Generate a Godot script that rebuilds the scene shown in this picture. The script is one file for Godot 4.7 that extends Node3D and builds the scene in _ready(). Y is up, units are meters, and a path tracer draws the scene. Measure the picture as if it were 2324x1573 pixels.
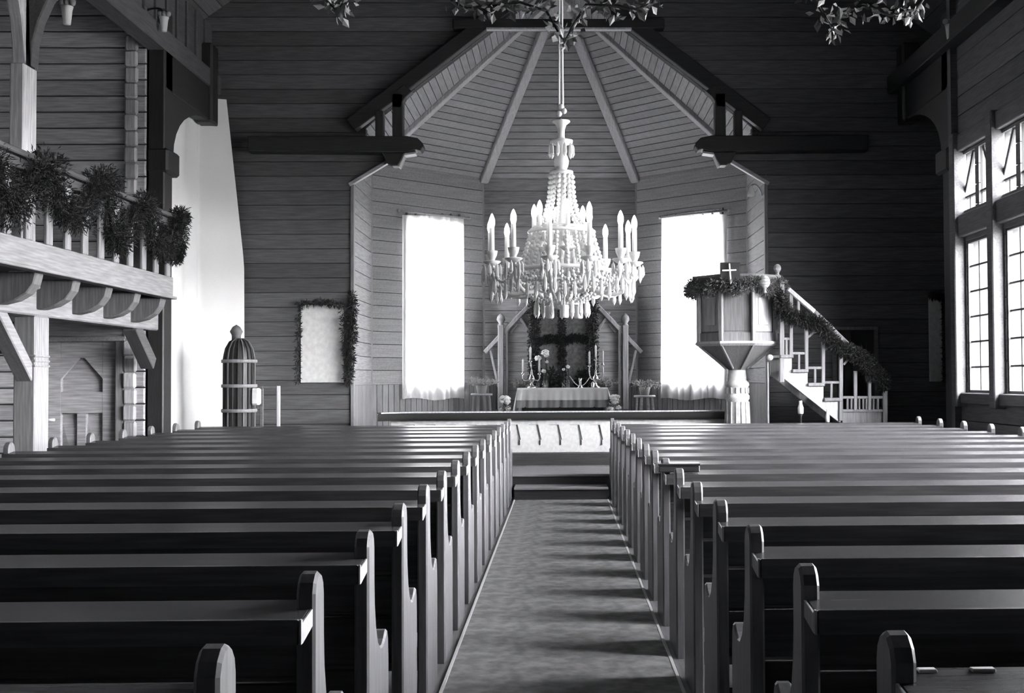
extends Node3D

# ---------- camera model: a photograph pixel (2324 x 1573) gives a direction only ----------
const F := 2700.0
const CX := 1319.1
const CY := 786.5
const EYE := Vector3(0, 1.45, 0)
const D2R := PI / 180.0
var CB := Basis.from_euler(Vector3(1.58 * D2R, -1.0 * D2R, -0.3 * D2R))

func ray(u: float, v: float) -> Vector3:
	return CB * Vector3((u - CX) / F, -(v - CY) / F, -1.0)
func at(u: float, v: float, d: float) -> Vector3:      # on the plane z = -d
	var r := ray(u, v)
	return EYE + r * (d / -r.z)
func at_x(u: float, v: float, x: float) -> Vector3:    # on the side plane X = x
	var r := ray(u, v)
	return EYE + r * (x / r.x)
func at_p(u: float, v: float, p: Vector3, n: Vector3) -> Vector3:
	var r := ray(u, v)
	return EYE + r * ((p - EYE).dot(n) / r.dot(n))

# ---------- mesh helpers ----------
var rng := RandomNumberGenerator.new()
func mb(smooth := false) -> SurfaceTool:
	var st := SurfaceTool.new()
	st.begin(Mesh.PRIMITIVE_TRIANGLES)
	st.set_smooth_group(0 if smooth else -1)
	return st
func tri(st: SurfaceTool, a: Vector3, b: Vector3, c: Vector3) -> void:   # a b c counter-clockwise seen from outside
	st.add_vertex(a); st.add_vertex(c); st.add_vertex(b)
func quad(st: SurfaceTool, a: Vector3, b: Vector3, c: Vector3, d: Vector3) -> void:
	tri(st, a, b, c); tri(st, a, c, d)
func obj(called: String, st: SurfaceTool, mat: Material, parent: Node = self) -> MeshInstance3D:
	st.generate_normals()
	return inst(called, st.commit(), mat, parent)
func inst(called: String, mesh: Mesh, mat: Material, parent: Node = self, t := Transform3D()) -> MeshInstance3D:
	var o := MeshInstance3D.new()
	o.name = called
	o.mesh = mesh
	o.material_override = mat
	o.transform = t
	parent.add_child(o, true)
	return o
func box(st: SurfaceTool, c: Vector3, s: Vector3, bev := 0.0, b := Basis()) -> void:
	var h := s / 2.0
	bev = minf(bev, minf(h.x, minf(h.y, h.z)) * 0.9)
	if bev <= 0.0:
		for ax in 3:
			for sg in [-1.0, 1.0]:
				var n := Vector3.ZERO; n[ax] = sg
				var p := Vector3.ZERO; p[(ax + 1) % 3] = sg
				var q := Vector3.ZERO; q[(ax + 2) % 3] = 1.0
				quad(st, c + b * ((n - p - q) * h), c + b * ((n + p - q) * h), c + b * ((n + p + q) * h), c + b * ((n - p + q) * h))
		return
	var i := h - Vector3.ONE * bev
	for ax in 3:
		var a1 := (ax + 1) % 3
		var a2 := (ax + 2) % 3
		for sg in [-1.0, 1.0]:
			var pts: Array[Vector3] = []
			for k in [[-1, -1], [1, -1], [1, 1], [-1, 1]]:
				var p := Vector3.ZERO
				p[ax] = sg * h[ax]; p[a1] = k[0] * i[a1] * sg; p[a2] = k[1] * i[a2]
				pts.append(c + b * p)
			quad(st, pts[0], pts[1], pts[2], pts[3])
		for s1 in [-1.0, 1.0]:
			for s2 in [-1.0, 1.0]:
				var e: Array[Vector3] = []
				for k in [-1.0, 1.0]:
					var p := Vector3.ZERO
					p[ax] = k * i[ax]; p[a1] = s1 * h[a1]; p[a2] = s2 * i[a2]
					var q := p
					q[a1] = s1 * i[a1]; q[a2] = s2 * h[a2]
					e.append(c + b * p); e.append(c + b * q)
				if s1 * s2 > 0: quad(st, e[0], e[1], e[3], e[2])
				else: quad(st, e[0], e[2], e[3], e[1])
	for sx in [-1.0, 1.0]:
		for sy in [-1.0, 1.0]:
			for sz in [-1.0, 1.0]:
				var x := c + b * Vector3(sx * h.x, sy * i.y, sz * i.z)
				var y := c + b * Vector3(sx * i.x, sy * h.y, sz * i.z)
				var z := c + b * Vector3(sx * i.x, sy * i.y, sz * h.z)
				if sx * sy * sz > 0: tri(st, x, y, z)
				else: tri(st, x, z, y)
func beam(st: SurfaceTool, a: Vector3, c: Vector3, w: float, h: float, bev := 0.006, up := Vector3.UP) -> void:
	var d := c - a
	var z := d.normalized()
	if absf(z.dot(up)) > 0.99: up = Vector3.RIGHT
	var x := up.cross(z).normalized()
	var y := z.cross(x)
	box(st, (a + c) / 2.0, Vector3(w, h, d.length()), bev, Basis(x, y, z))
# extrude a polygon given in a plane (o, ux, uy) from n0 to n1 along ux x uy, edges bevelled
func prism(st: SurfaceTool, poly: PackedVector2Array, o: Vector3, ux: Vector3, uy: Vector3, n0: float, n1: float, bev := 0.0) -> void:
	var n := ux.cross(uy).normalized()
	if Geometry2D.is_polygon_clockwise(poly): poly.reverse()
	var k := poly.size()
	var ins := PackedVector2Array()
	for i in k:
		var e1 := (poly[i] - poly[(i + k - 1) % k]).normalized()
		var e2 := (poly[(i + 1) % k] - poly[i]).normalized()
		var m := (Vector2(-e1.y, e1.x) + Vector2(-e2.y, e2.x))
		ins.append(poly[i] + m / maxf(0.4, m.length_squared() / 2.0) * bev)
	var tris := Geometry2D.triangulate_polygon(ins)
	var f := func(p: Vector2, d: float) -> Vector3: return o + ux * p.x + uy * p.y + n * d
	for t in range(0, tris.size(), 3):
		var a := ins[tris[t]]; var b := ins[tris[t + 1]]; var c := ins[tris[t + 2]]
		if (b - a).cross(c - a) < 0.0:
			var s := b; b = c; c = s
		tri(st, f.call(a, n1), f.call(b, n1), f.call(c, n1))
		tri(st, f.call(a, n0), f.call(c, n0), f.call(b, n0))
	for i in k:
		var j := (i + 1) % k
		quad(st, f.call(poly[i], n0 + bev), f.call(poly[j], n0 + bev), f.call(poly[j], n1 - bev), f.call(poly[i], n1 - bev))
		if bev > 0.0:
			quad(st, f.call(poly[i], n1 - bev), f.call(poly[j], n1 - bev), f.call(ins[j], n1), f.call(ins[i], n1))
			quad(st, f.call(ins[i], n0), f.call(ins[j], n0), f.call(poly[j], n0 + bev), f.call(poly[i], n0 + bev))
func lathe(st: SurfaceTool, prof: Array, o := Vector3.ZERO, segs := 16, b := Basis(), turn := 0.0) -> void:   # prof: [radius, height] upwards
	for i in prof.size() - 1:
		var p: Array = prof[i]; var q: Array = prof[i + 1]
		for k in segs:
			var a0 := TAU * k / segs + turn; var a1 := TAU * (k + 1) / segs + turn
			var d0 := Vector3(cos(a0), 0, -sin(a0)); var d1 := Vector3(cos(a1), 0, -sin(a1))
			var A: Vector3 = o + b * (d0 * p[0] + Vector3.UP * p[1]); var B: Vector3 = o + b * (d1 * p[0] + Vector3.UP * p[1])
			var C: Vector3 = o + b * (d1 * q[0] + Vector3.UP * q[1]); var D: Vector3 = o + b * (d0 * q[0] + Vector3.UP * q[1])
			if p[0] > 1e-5: tri(st, A, B, C)
			if q[0] > 1e-5: tri(st, A, C, D)
func ball(st: SurfaceTool, c: Vector3, r: float, segs := 8, rings := 5, sc := Vector3.ONE) -> void:
	var prof := []
	for i in rings + 1:
		var t := PI * i / rings - PI / 2
		prof.append([cos(t) * r if i > 0 and i < rings else 0.0, sin(t) * r])
	lathe(st, prof, c, segs, Basis.from_scale(sc))
func tube(st: SurfaceTool, pts: Array, r, segs := 8) -> void:     # r: one radius or one per point
	var last := []
	var refv := Vector3.UP
	for i in pts.size():
		var t: Vector3 = (pts[mini(i + 1, pts.size() - 1)] - pts[maxi(i - 1, 0)]).normalized()
		if i == 0 and absf(t.dot(refv)) > 0.9: refv = Vector3.RIGHT
		var x := (refv - t * refv.dot(t)).normalized()
		refv = x
		var y := t.cross(x)
		var rr: float = r[i] if r is Array else r
		var ring := []
		for k in segs:
			var a := TAU * k / segs
			ring.append(pts[i] + (x * cos(a) + y * sin(a)) * rr)
		if i > 0:
			for k in segs:
				quad(st, last[k], last[(k + 1) % segs], ring[(k + 1) % segs], ring[k])
		else:
			for k in range(1, segs - 1): tri(st, ring[0], ring[k + 1], ring[k])
		if i == pts.size() - 1:
			for k in range(1, segs - 1): tri(st, ring[0], ring[k], ring[k + 1])
		last = ring
func curve(a: Vector3, b: Vector3, c: Vector3, d: Vector3, n: int) -> Array:
	var out := []
	for i in n + 1: out.append(a.bezier_interpolate(b, c, d, float(i) / n))
	return out
func rect(x0: float, y0: float, x1: float, y1: float) -> PackedVector2Array:
	return PackedVector2Array([Vector2(x0, y0), Vector2(x1, y0), Vector2(x1, y1), Vector2(x0, y1)])

# ---------- naming ----------
var used := {}
func numbered(n: String) -> String:
	used[n] = used.get(n, -1) + 1
	return n if used[n] == 0 else "%s_%03d" % [n, used[n]]
func meta(o: Node, label: String, category: String, group := "", kind := "") -> Node:
	if label: o.set_meta("label", label)
	if category: o.set_meta("category", category)
	if group: o.set_meta("group", group)
	if kind: o.set_meta("kind", kind)
	return o
func thing(called: String, label: String, category: String, p := Vector3.ZERO, group := "") -> Node3D:
	var o := Node3D.new()
	o.name = numbered(called)
	add_child(o)
	o.position = p
	meta(o, label, category, group)
	return o
func struct(called: String, label := "") -> Node3D:
	var o := Node3D.new()
	o.name = numbered(called)
	add_child(o)
	meta(o, label, "", "", "structure")
	return o
var ORD := ["first", "second", "third", "fourth", "fifth", "sixth", "seventh", "eighth", "ninth", "tenth", "eleventh", "twelfth", "thirteenth", "fourteenth", "fifteenth", "sixteenth", "seventeenth", "eighteenth", "nineteenth", "twentieth"]

# ---------- materials ----------
var grain_tex: NoiseTexture2D
var blotch_tex: NoiseTexture2D
var soft_tex: NoiseTexture2D
var M := {}
func noise_tex(freq: float, lo: float, hi: float, sd: int, octaves := 4, size := 512) -> NoiseTexture2D:
	var n := FastNoiseLite.new()
	n.seed = sd
	n.noise_type = FastNoiseLite.TYPE_SIMPLEX_SMOOTH
	n.frequency = freq
	n.fractal_octaves = octaves
	var t := NoiseTexture2D.new()
	t.width = size; t.height = size
	t.seamless = true
	t.noise = n
	var g := Gradient.new()
	g.set_color(0, Color(lo, lo, lo)); g.set_color(1, Color(hi, hi, hi))
	t.color_ramp = g
	return t
func gray(v: float, cool := 0.0) -> Color:      # v is a linear reflectance
	return Color(v * (1.0 - cool * 0.5), v * (1.0 - cool), v * (1.0 + cool)).linear_to_srgb()
func wood(v: float, axis: int, rough := 0.6, spec := 0.5, cool := 0.02) -> StandardMaterial3D:
	var m := StandardMaterial3D.new()
	m.albedo_color = gray(v, cool)
	m.roughness = rough
	m.metallic_specular = spec
	m.albedo_texture = grain_tex
	m.uv1_triplanar = true
	m.uv1_world_triplanar = true
	var s := Vector3(3.1, 3.1, 3.1)
	s[axis] = 0.22
	m.uv1_scale = s
	m.uv1_offset = Vector3(rng.randf(), rng.randf(), rng.randf())
	return m
func woods(v: float, axis: int, rough := 0.6, spec := 0.5, spread := 0.16) -> Array:
	var out := []
	for k in [-1.0, -0.35, 0.3, 1.0]: out.append(wood(v * (1.0 + spread * k), axis, rough, spec))
	return out
func plain(v: float, rough := 0.7, spec := 0.5, tex: Texture2D = null, sc := 2.0) -> StandardMaterial3D:
	var m := StandardMaterial3D.new()
	m.albedo_color = gray(v)
	m.roughness = rough
	m.metallic_specular = spec
	if tex:
		m.albedo_texture = tex
		m.uv1_triplanar = true
		m.uv1_world_triplanar = true
		m.uv1_scale = Vector3.ONE * sc
	return m

# boards cut to a polygon in the plane (o, ux, uy); faces look along n = ux x uy, or the other way with flip
func clad(parent: Node, o: Vector3, ux: Vector3, uy: Vector3, poly: PackedVector2Array, bw: float, mats: Array, along_u := true, holes: Array = [], thick := 0.022, gap := 0.009, flip := false, back := 0.1, back_mat: Material = null, called := "plank", bev := 0.003) -> void:
	var sg := -1.0 if flip else 1.0
	var lo := Vector2.INF; var hi := -Vector2.INF
	for p in poly: lo = lo.min(p); hi = hi.max(p)
	var a := lo.y if along_u else lo.x
	var b := hi.y if along_u else hi.x
	var n := maxi(1, roundi((b - a) / bw))
	var w := (b - a) / n
	var bst := mb()
	for i in n:
		for pass_i in 2:
			if pass_i == 0 and back <= 0.0: continue
			var g := 0.0 if pass_i == 0 else gap / 2.0
			var r := rect(lo.x - 1, a + i * w + g, hi.x + 1, a + (i + 1) * w - g) if along_u else rect(a + i * w + g, lo.y - 1, a + (i + 1) * w - g, hi.y + 1)
			var pieces: Array = Geometry2D.intersect_polygons(poly, r)
			for h in holes:
				var nxt := []
				for q in pieces: nxt.append_array(Geometry2D.clip_polygons(q, h))
				pieces = nxt
			for q in pieces:
				if q.size() < 3 or Geometry2D.is_polygon_clockwise(q): continue
				if pass_i == 0:
					prism(bst, q, o, ux, uy, -back if sg > 0 else 0.0, 0.0 if sg > 0 else back)
				else:
					var st := mb()
					prism(st, q, o, ux, uy, 0.0 if sg > 0 else -thick, thick if sg > 0 else 0.0, bev)
					obj(called, st, mats[rng.randi() % mats.size()], parent)
	if back > 0.0: obj("backing", bst, back_mat if back_mat else mats[0], parent)

# needles and leaves scattered round a path
func sprigs(st: SurfaceTool, pts: Array, rad, count: int, leaf: float, wide := 0.35, droop := 0.0) -> void:
	for i in count:
		var t := rng.randf() * (pts.size() - 1)
		var k := mini(int(t), pts.size() - 2)
		var p: Vector3 = pts[k].lerp(pts[k + 1], t - k)
		var rr: float = lerpf(rad[k], rad[k + 1], t - k) if rad is Array else rad
		var d := Vector3(rng.randfn(), rng.randfn(), rng.randfn()).normalized()
		p += d * rr * sqrt(rng.randf())
		var dir := (d + Vector3(rng.randfn(), rng.randfn() - droop, rng.randfn()) * 0.6).normalized()
		var side := dir.cross(Vector3(rng.randfn(), rng.randfn(), rng.randfn())).normalized()
		var l := leaf * rng.randf_range(0.6, 1.3)
		var m := p + dir * l * 0.5
		var nrm := dir.cross(side) * l * 0.12
		tri(st, p, m + side * l * wide * 0.5 + nrm, p + dir * l)
		tri(st, p, p + dir * l, m - side * l * wide * 0.5 + nrm)

# ---------- measures of the place (metres) ----------
const ZE := 17.0        # wall with the chancel opening
const Z2 := 18.7        # where the chancel walls turn
const Z3 := 20.36       # back wall of the chancel
const WH := 2.98        # half width of the chancel
const BH := 1.32        # half width of its back wall
const YC := 0.457       # chancel floor
const YEAVE := 4.89
const APEX := Vector3(0, 7.6, -18.7)
const NX := 4.9         # post lines of the nave
const ZG := 14.5        # log wall behind the gallery
const AISLE := 0.595      # aisle faces of the pew ends
const RUNNER := 0.57     # half width of the carpet

func _ready() -> void:
	rng.seed = 7
	# camera
	var cam := Camera3D.new()
	cam.name = "camera"
	cam.projection = Camera3D.PROJECTION_FRUSTUM
	cam.near = 0.1
	cam.far = 100.0
	cam.size = 1573.0 / F * cam.near
	cam.frustum_offset = Vector2(-(CX - 1162.0) / F, (CY - 786.5) / F) * cam.near
	cam.transform = Transform3D(CB, EYE)
	add_child(cam)
	cam.current = true
	# overcast white sky: the only daylight; it enters through the windows
	var env := Environment.new()
	env.background_mode = Environment.BG_SKY
	var sm := ProceduralSkyMaterial.new()
	sm.sky_top_color = Color(0.98, 0.98, 1.0)
	sm.sky_horizon_color = Color(1.0, 1.0, 1.0)
	sm.ground_bottom_color = Color(0.45, 0.45, 0.45)
	sm.ground_horizon_color = Color(0.6, 0.6, 0.6)
	sm.sky_energy_multiplier = SKY
	sm.ground_energy_multiplier = SKY
	env.sky = Sky.new()
	env.sky.sky_material = sm
	env.tonemap_mode = Environment.TONE_MAPPER_LINEAR
	env.tonemap_exposure = EXPO
	env.sdfgi_enabled = true
	env.ssao_enabled = true
	env.ssil_enabled = true
	var we := WorldEnvironment.new()
	we.name = "environment"
	we.environment = env
	add_child(we)

	materials()
	nave_shell()
	chancel_shell()
	window_wall()
	side_bays()
	trusses()
	chancel_floor_and_rail()
	altar()
	chancel_windows()
	gallery()
	pews()
	pulpit()
	stove()
	memorials()
	chandelier()
	festoons()

const SKY := 7.6
const EXPO := 1.0

func materials() -> void:
	grain_tex = noise_tex(0.02, 0.74, 1.0, 3, 5)
	soft_tex = noise_tex(0.01, 0.9, 1.0, 21, 4)
	blotch_tex = noise_tex(0.008, 0.72, 1.0, 9, 4)
	M.nave = woods(0.15, 0, 0.62)
	M.nave_z = woods(0.14, 2, 0.62)
	M.dark = wood(0.03, 0, 0.55)
	M.dark_z = wood(0.03, 2, 0.55)
	M.dark_y = wood(0.03, 1, 0.55)
	M.roof = woods(0.2, 2, 0.7)
	M.apse = woods(0.34, 0, 0.6, 0.4, 0.1)
	M.apse_z = woods(0.34, 2, 0.6, 0.4, 0.1)
	M.apse_v = woods(0.3, 1, 0.6, 0.4, 0.1)
	M.rib = wood(0.68, 1, 0.55)
	M.gap_shade = plain(0.02, 0.9)  # near-black backing: shade of the gaps between boards put into the colour
	M.pale_trim = wood(0.55, 0, 0.5)
	M.log = woods(0.58, 0, 0.75, 0.3, 0.14)
	M.log_end = woods(0.6, 1, 0.8, 0.3, 0.14)
	M.gal = wood(0.36, 2, 0.65)
	M.gal_y = wood(0.4, 1, 0.65)
	M.gal_dark = wood(0.12, 2, 0.7)
	M.post_lit = wood(0.92, 1, 0.6)  # near-white: daylight on the upper post put into the wood colour
	M.pew = woods(0.055, 0, 0.24, 0.5, 0.2)
	M.ledge = woods(0.085, 0, 0.27, 0.5, 0.2)
	M.lit_end_grain = wood(0.48, 1, 0.5)  # bare ledge ends made paler: window light put into the colour
	M.corbel = wood(0.2, 1, 0.7)  # darker than the gallery timber: shade on the sides put into the colour
	M.festoon = plain(0.24, 0.6, 0.4)
	M.pew_end = wood(0.2, 1, 0.4)
	M.floor = woods(0.22, 2, 0.5)
	M.carpet = plain(0.34, 0.95, 0.2, blotch_tex, 1.7)
	M.carpet_edge = plain(0.55, 0.9, 0.2)
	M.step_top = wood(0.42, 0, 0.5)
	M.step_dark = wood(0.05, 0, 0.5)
	M.white_paint = plain(0.6, 0.55, 0.4, soft_tex, 3.0)
	M.cloth = plain(0.92, 0.9, 0.2)
	M.sheer = plain(0.92, 0.9, 0.1)
	M.sheer.backlight_enabled = true
	M.sheer.backlight = Color(0.95, 0.95, 0.95)
	M.paper = plain(0.8, 0.85, 0.2, soft_tex, 2.0)
	M.leaf = plain(0.035, 0.7, 0.3)
	M.leaf_pale = plain(0.32, 0.6, 0.4)
	M.leaf_mid = plain(0.17, 0.7, 0.3)
	M.petal = plain(0.92, 0.8, 0.2)
	M.silver = plain(0.75, 0.25)
	M.silver.metallic = 0.9
	M.candle = plain(0.9, 0.5, 0.4)
	M.iron = plain(0.03, 0.45)
	M.iron_pale = plain(0.4, 0.4)
	M.black = plain(0.012, 0.7)
	M.velvet = plain(0.02, 0.85, 0.3)
	M.glass = StandardMaterial3D.new()
	M.glass.transparency = BaseMaterial3D.TRANSPARENCY_ALPHA
	M.glass.albedo_color = Color(0.95, 0.95, 0.95, 0.06)
	M.glass.roughness = 0.05
	M.crystal = plain(0.88, 0.12, 0.7)
	M.crystal.backlight_enabled = true
	M.crystal.backlight = Color(0.7, 0.7, 0.7)
	M.frost = plain(0.9, 0.4, 0.5)
	M.frost.backlight_enabled = true
	M.frost.backlight = Color(0.8, 0.8, 0.8)
	M.bulb = plain(0.9, 0.3)
	M.bulb.emission_enabled = true
	M.bulb.emission = Color(1, 1, 1)
	M.bulb.emission_energy_multiplier = 1.6
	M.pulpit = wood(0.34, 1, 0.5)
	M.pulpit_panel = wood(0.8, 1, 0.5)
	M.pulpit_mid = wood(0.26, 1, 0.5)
	M.plinth = plain(0.8, 0.6, 0.4, grain_tex, 1.0)
	M.pot = plain(0.2, 0.6)

func nave_shell() -> void:
	# floor of the nave and side bays
	var fl := struct("floor", "worn plank floor of the church nave")
	clad(fl, Vector3(-7.6, -0.022, 3.2), Vector3.RIGHT, Vector3.FORWARD, rect(0, 0, 15.2, 20.2), 0.19, M.floor, false, [], 0.022, 0.004, false, 0.15, M.floor[0])
	# carpet runner
	var ca := thing("aisle_carpet", "grey woven runner with pale edges along the central aisle", "carpet", Vector3(0, 0, 0))
	var st := mb()
	box(st, Vector3(0, 0.005, -5.65), Vector3(2 * RUNNER - 0.02, 0.01, 17.3), 0.002)
	obj("pile", st, M.carpet, ca)
	for s in [-1, 1]:
		st = mb()
		box(st, Vector3(s * (RUNNER - 0.01), 0.006, -5.65), Vector3(0.018, 0.013, 17.3), 0.002)
		obj("edging", st, M.carpet_edge, ca)
	# wall with the chancel opening
	var we := struct("wall_east", "dark plank wall pierced by the chancel opening")
	var op := PackedVector2Array([Vector2(-WH, -1), Vector2(WH, -1), Vector2(WH, 4.26), Vector2(2.47, 4.57), Vector2(2.47, 4.69), Vector2(2.77, 4.89), Vector2(2.77, 5.08), Vector2(1.02, 6.43), Vector2(0.3, 7.0), Vector2(-0.3, 7.0), Vector2(-1.02, 6.43), Vector2(-2.77, 5.08), Vector2(-2.77, 4.89), Vector2(-2.47, 4.69), Vector2(-2.47, 4.57), Vector2(-WH, 4.26)])
	clad(we, Vector3(0, 0, -ZE), Vector3.RIGHT, Vector3.UP, PackedVector2Array([Vector2(-5.75, 0), Vector2(5.75, 0), Vector2(5.75, 6.35), Vector2(0, 10.2), Vector2(-5.75, 6.35)]), 0.21, M.nave, true, [op], 0.022, 0.008, false, 0.12, M.gap_shade)
	# pale boards on the edge of the opening
	var k := 0
	for s in [-1.0, 1.0]:
		k += 1
		var tr := struct("trim_%d" % k, "pale moulding on the shoulder of the chancel opening")
		st = mb()
		beam(st, Vector3(s * (WH + 0.02), 4.24, -ZE + 0.04), Vector3(s * 2.45, 4.57, -ZE + 0.04), 0.09, 0.05)
		obj("moulding", st, M.pale_trim, tr)
		st = mb()
		box(st, Vector3(s * (WH - 0.02), 2.1, -ZE + 0.0), Vector3(0.05, 4.3, 0.1), 0.006)
		obj("jamb", st, M.apse_v[2], tr)
	# roof of the nave: two slopes, and a wall behind the camera
	var ce := struct("ceiling", "dark sloping plank roof of the nave")
	for s in [-1.0, 1.0]:
		var a := Vector3(s * 6.0, 6.01, 3.2)
		var up := Vector3(-s * 6.0, 4.189, 0)
		clad(ce, a, Vector3.FORWARD, up.normalized(), rect(0, 0, 20.2, up.length() + 0.05), 0.24, M.roof, true, [], 0.022, 0.008, s > 0, 0.1, M.gap_shade)
	var wb := struct("wall_west", "plank wall at the entrance end of the nave")
	clad(wb, Vector3(0, 0, 3.1), Vector3.LEFT, Vector3.UP, PackedVector2Array([Vector2(-7.6, 0), Vector2(7.6, 0), Vector2(7.6, 6.4), Vector2(5.5, 6.4), Vector2(0, 10.2), Vector2(-5.5, 6.4), Vector2(-7.6, 6.4)]), 0.3, M.nave, true, [], 0.022, 0.008, false, 0.12, M.gap_shade)
	# outer wall behind the gallery and its ceiling
	var wl := struct("wall_left", "log wall of the side aisle under the gallery")
	clad(wl, Vector3(-7.5, 0, 3.1), Vector3.FORWARD, Vector3.UP, rect(0, 0, 17.7, 6.4), 0.25, M.log, true, [], 0.05, 0.008, false, 0.12, M.gap_shade, "log_course", 0.012)
	var cs := struct("ceiling_side", "plank ceiling over the gallery")
	clad(cs, Vector3(-7.6, 6.4, 3.1), Vector3.FORWARD, Vector3.RIGHT, rect(0, 0, 17.7, 2.2), 0.24, M.nave_z, true, [], 0.022, 0.008, false, 0.1, M.gap_shade)

func chancel_shell() -> void:
	var inside := Vector3(0, 3, -18.6)
	# walls: side, diagonal, back, diagonal, side
	var pts := [Vector3(-WH, 0, -ZE), Vector3(-WH, 0, -Z2), Vector3(-BH, 0, -Z3), Vector3(BH, 0, -Z3), Vector3(WH, 0, -Z2), Vector3(WH, 0, -ZE)]
	var names := ["wall_chancel_north", "wall_chancel_northeast", "wall_chancel_east", "wall_chancel_southeast", "wall_chancel_south"]
	for i in 5:
		var w := struct(names[i], "light plank wall of the chancel above a vertical board dado")
		var a: Vector3 = pts[i]; var b: Vector3 = pts[i + 1]
		var ux := (b - a).normalized()
		var L := a.distance_to(b)
		var holes := []
		if i == 1 or i == 3: holes = [chancel_hole(a, ux)]
		clad(w, a, ux, Vector3.UP, rect(0, 1.40, L, YEAVE), 0.2, M.apse if i != 0 and i != 4 else M.apse_z, true, holes, 0.022, 0.008, false, 0.12, M.gap_shade)
		clad(w, a, ux, Vector3.UP, rect(0, YC, L, 1.385), 0.11, M.apse_v, false, [], 0.018, 0.007, false, 0.12, M.gap_shade, "dado_board")
		var st := mb()
		beam(st, a + Vector3.UP * 1.4, b + Vector3.UP * 1.4, 0.06, 0.04)
		obj("dado_rail", st, M.apse[1], w)
		st = mb()
		beam(st, a + Vector3.UP * YEAVE, b + Vector3.UP * YEAVE, 0.07, 0.06)
		obj("wall_plate", st, M.apse[0], w)
	# vaulted ceiling: side slopes, diagonal panels and back panel, boards along the eaves
	var ce := struct("ceiling_chancel", "faceted plank vault over the chancel with pale ribs")
	var ridge := Vector3(0, APEX.y, -ZE)
	var panels := [[pts[0], pts[1], APEX, ridge], [pts[1], pts[2], APEX], [pts[2], pts[3], APEX], [pts[3], pts[4], APEX], [pts[4], pts[5], ridge, APEX]]
	for i in 5:
		var P: Array = panels[i]
		var a: Vector3 = P[0] + Vector3.UP * YEAVE
		var b: Vector3 = P[1] + Vector3.UP * YEAVE
		var ux := (b - a).normalized()
		var nrm := (b - a).cross(APEX - a).normalized()
		var uy := nrm.cross(ux)
		var poly := PackedVector2Array()
		var q: Array = [a, b] + P.slice(2)
		for p in q: poly.append(Vector2((p - a).dot(ux), (p - a).dot(uy)))
		var fl := nrm.dot(inside - a) < 0
		clad(ce, a, ux, uy, poly, 0.12, M.apse if i != 0 and i != 4 else M.apse_z, true, [], 0.02, 0.009, fl, 0.06, M.gap_shade)
	for p in [pts[1], pts[2], pts[3], pts[4]]:
		var st := mb()
		var a: Vector3 = p + Vector3.UP * (YEAVE - 0.05)
		var ap := APEX + Vector3(0, -0.06, 0.06)
		var inw := (Vector3(0, 3.5, -Z2 + 0.3) - a.lerp(APEX, 0.4)).normalized()
		beam(st, a.lerp(APEX, 0.005) + inw * 0.02, ap, 0.16, 0.09, 0.012, inw)
		obj("rib", st, M.rib, ce)
	for i in 4:
		var st := mb()
		box(st, pts[i + 1] + Vector3.UP * (YEAVE + YC) / 2.0, Vector3(0.06, YEAVE - YC, 0.06), 0.01, Basis(Vector3.UP, PI / 8 * (1 if i % 2 else -1)))
		obj("corner_bead", st, M.apse_v[1], ce)
	var fl2 := struct("floor_chancel", "raised plank floor of the chancel")
	var st2 := mb()
	prism(st2, PackedVector2Array([Vector2(-WH, -16.12), Vector2(WH, -16.12), Vector2(WH, -Z2), Vector2(BH, -Z3), Vector2(-BH, -Z3), Vector2(-WH, -Z2)]), Vector3.ZERO, Vector3.RIGHT, Vector3(0, 0, 1), -YC, 0.0)
	obj("boards", st2, M.floor[1], fl2)

func chancel_hole(a: Vector3, ux: Vector3) -> PackedVector2Array:
	var n := ux.cross(Vector3.UP)
	var us := [922.0, 1044.0] if a.x < -BH - 0.1 else [1512.0, 1640.0]
	var p := at_p(us[0], 498, a, n); var q := at_p(us[1], 890, a, n)
	var x0 := (p - a).dot(ux); var x1 := (q - a).dot(ux)
	return rect(minf(x0, x1), q.y, maxf(x0, x1), p.y)

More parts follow.
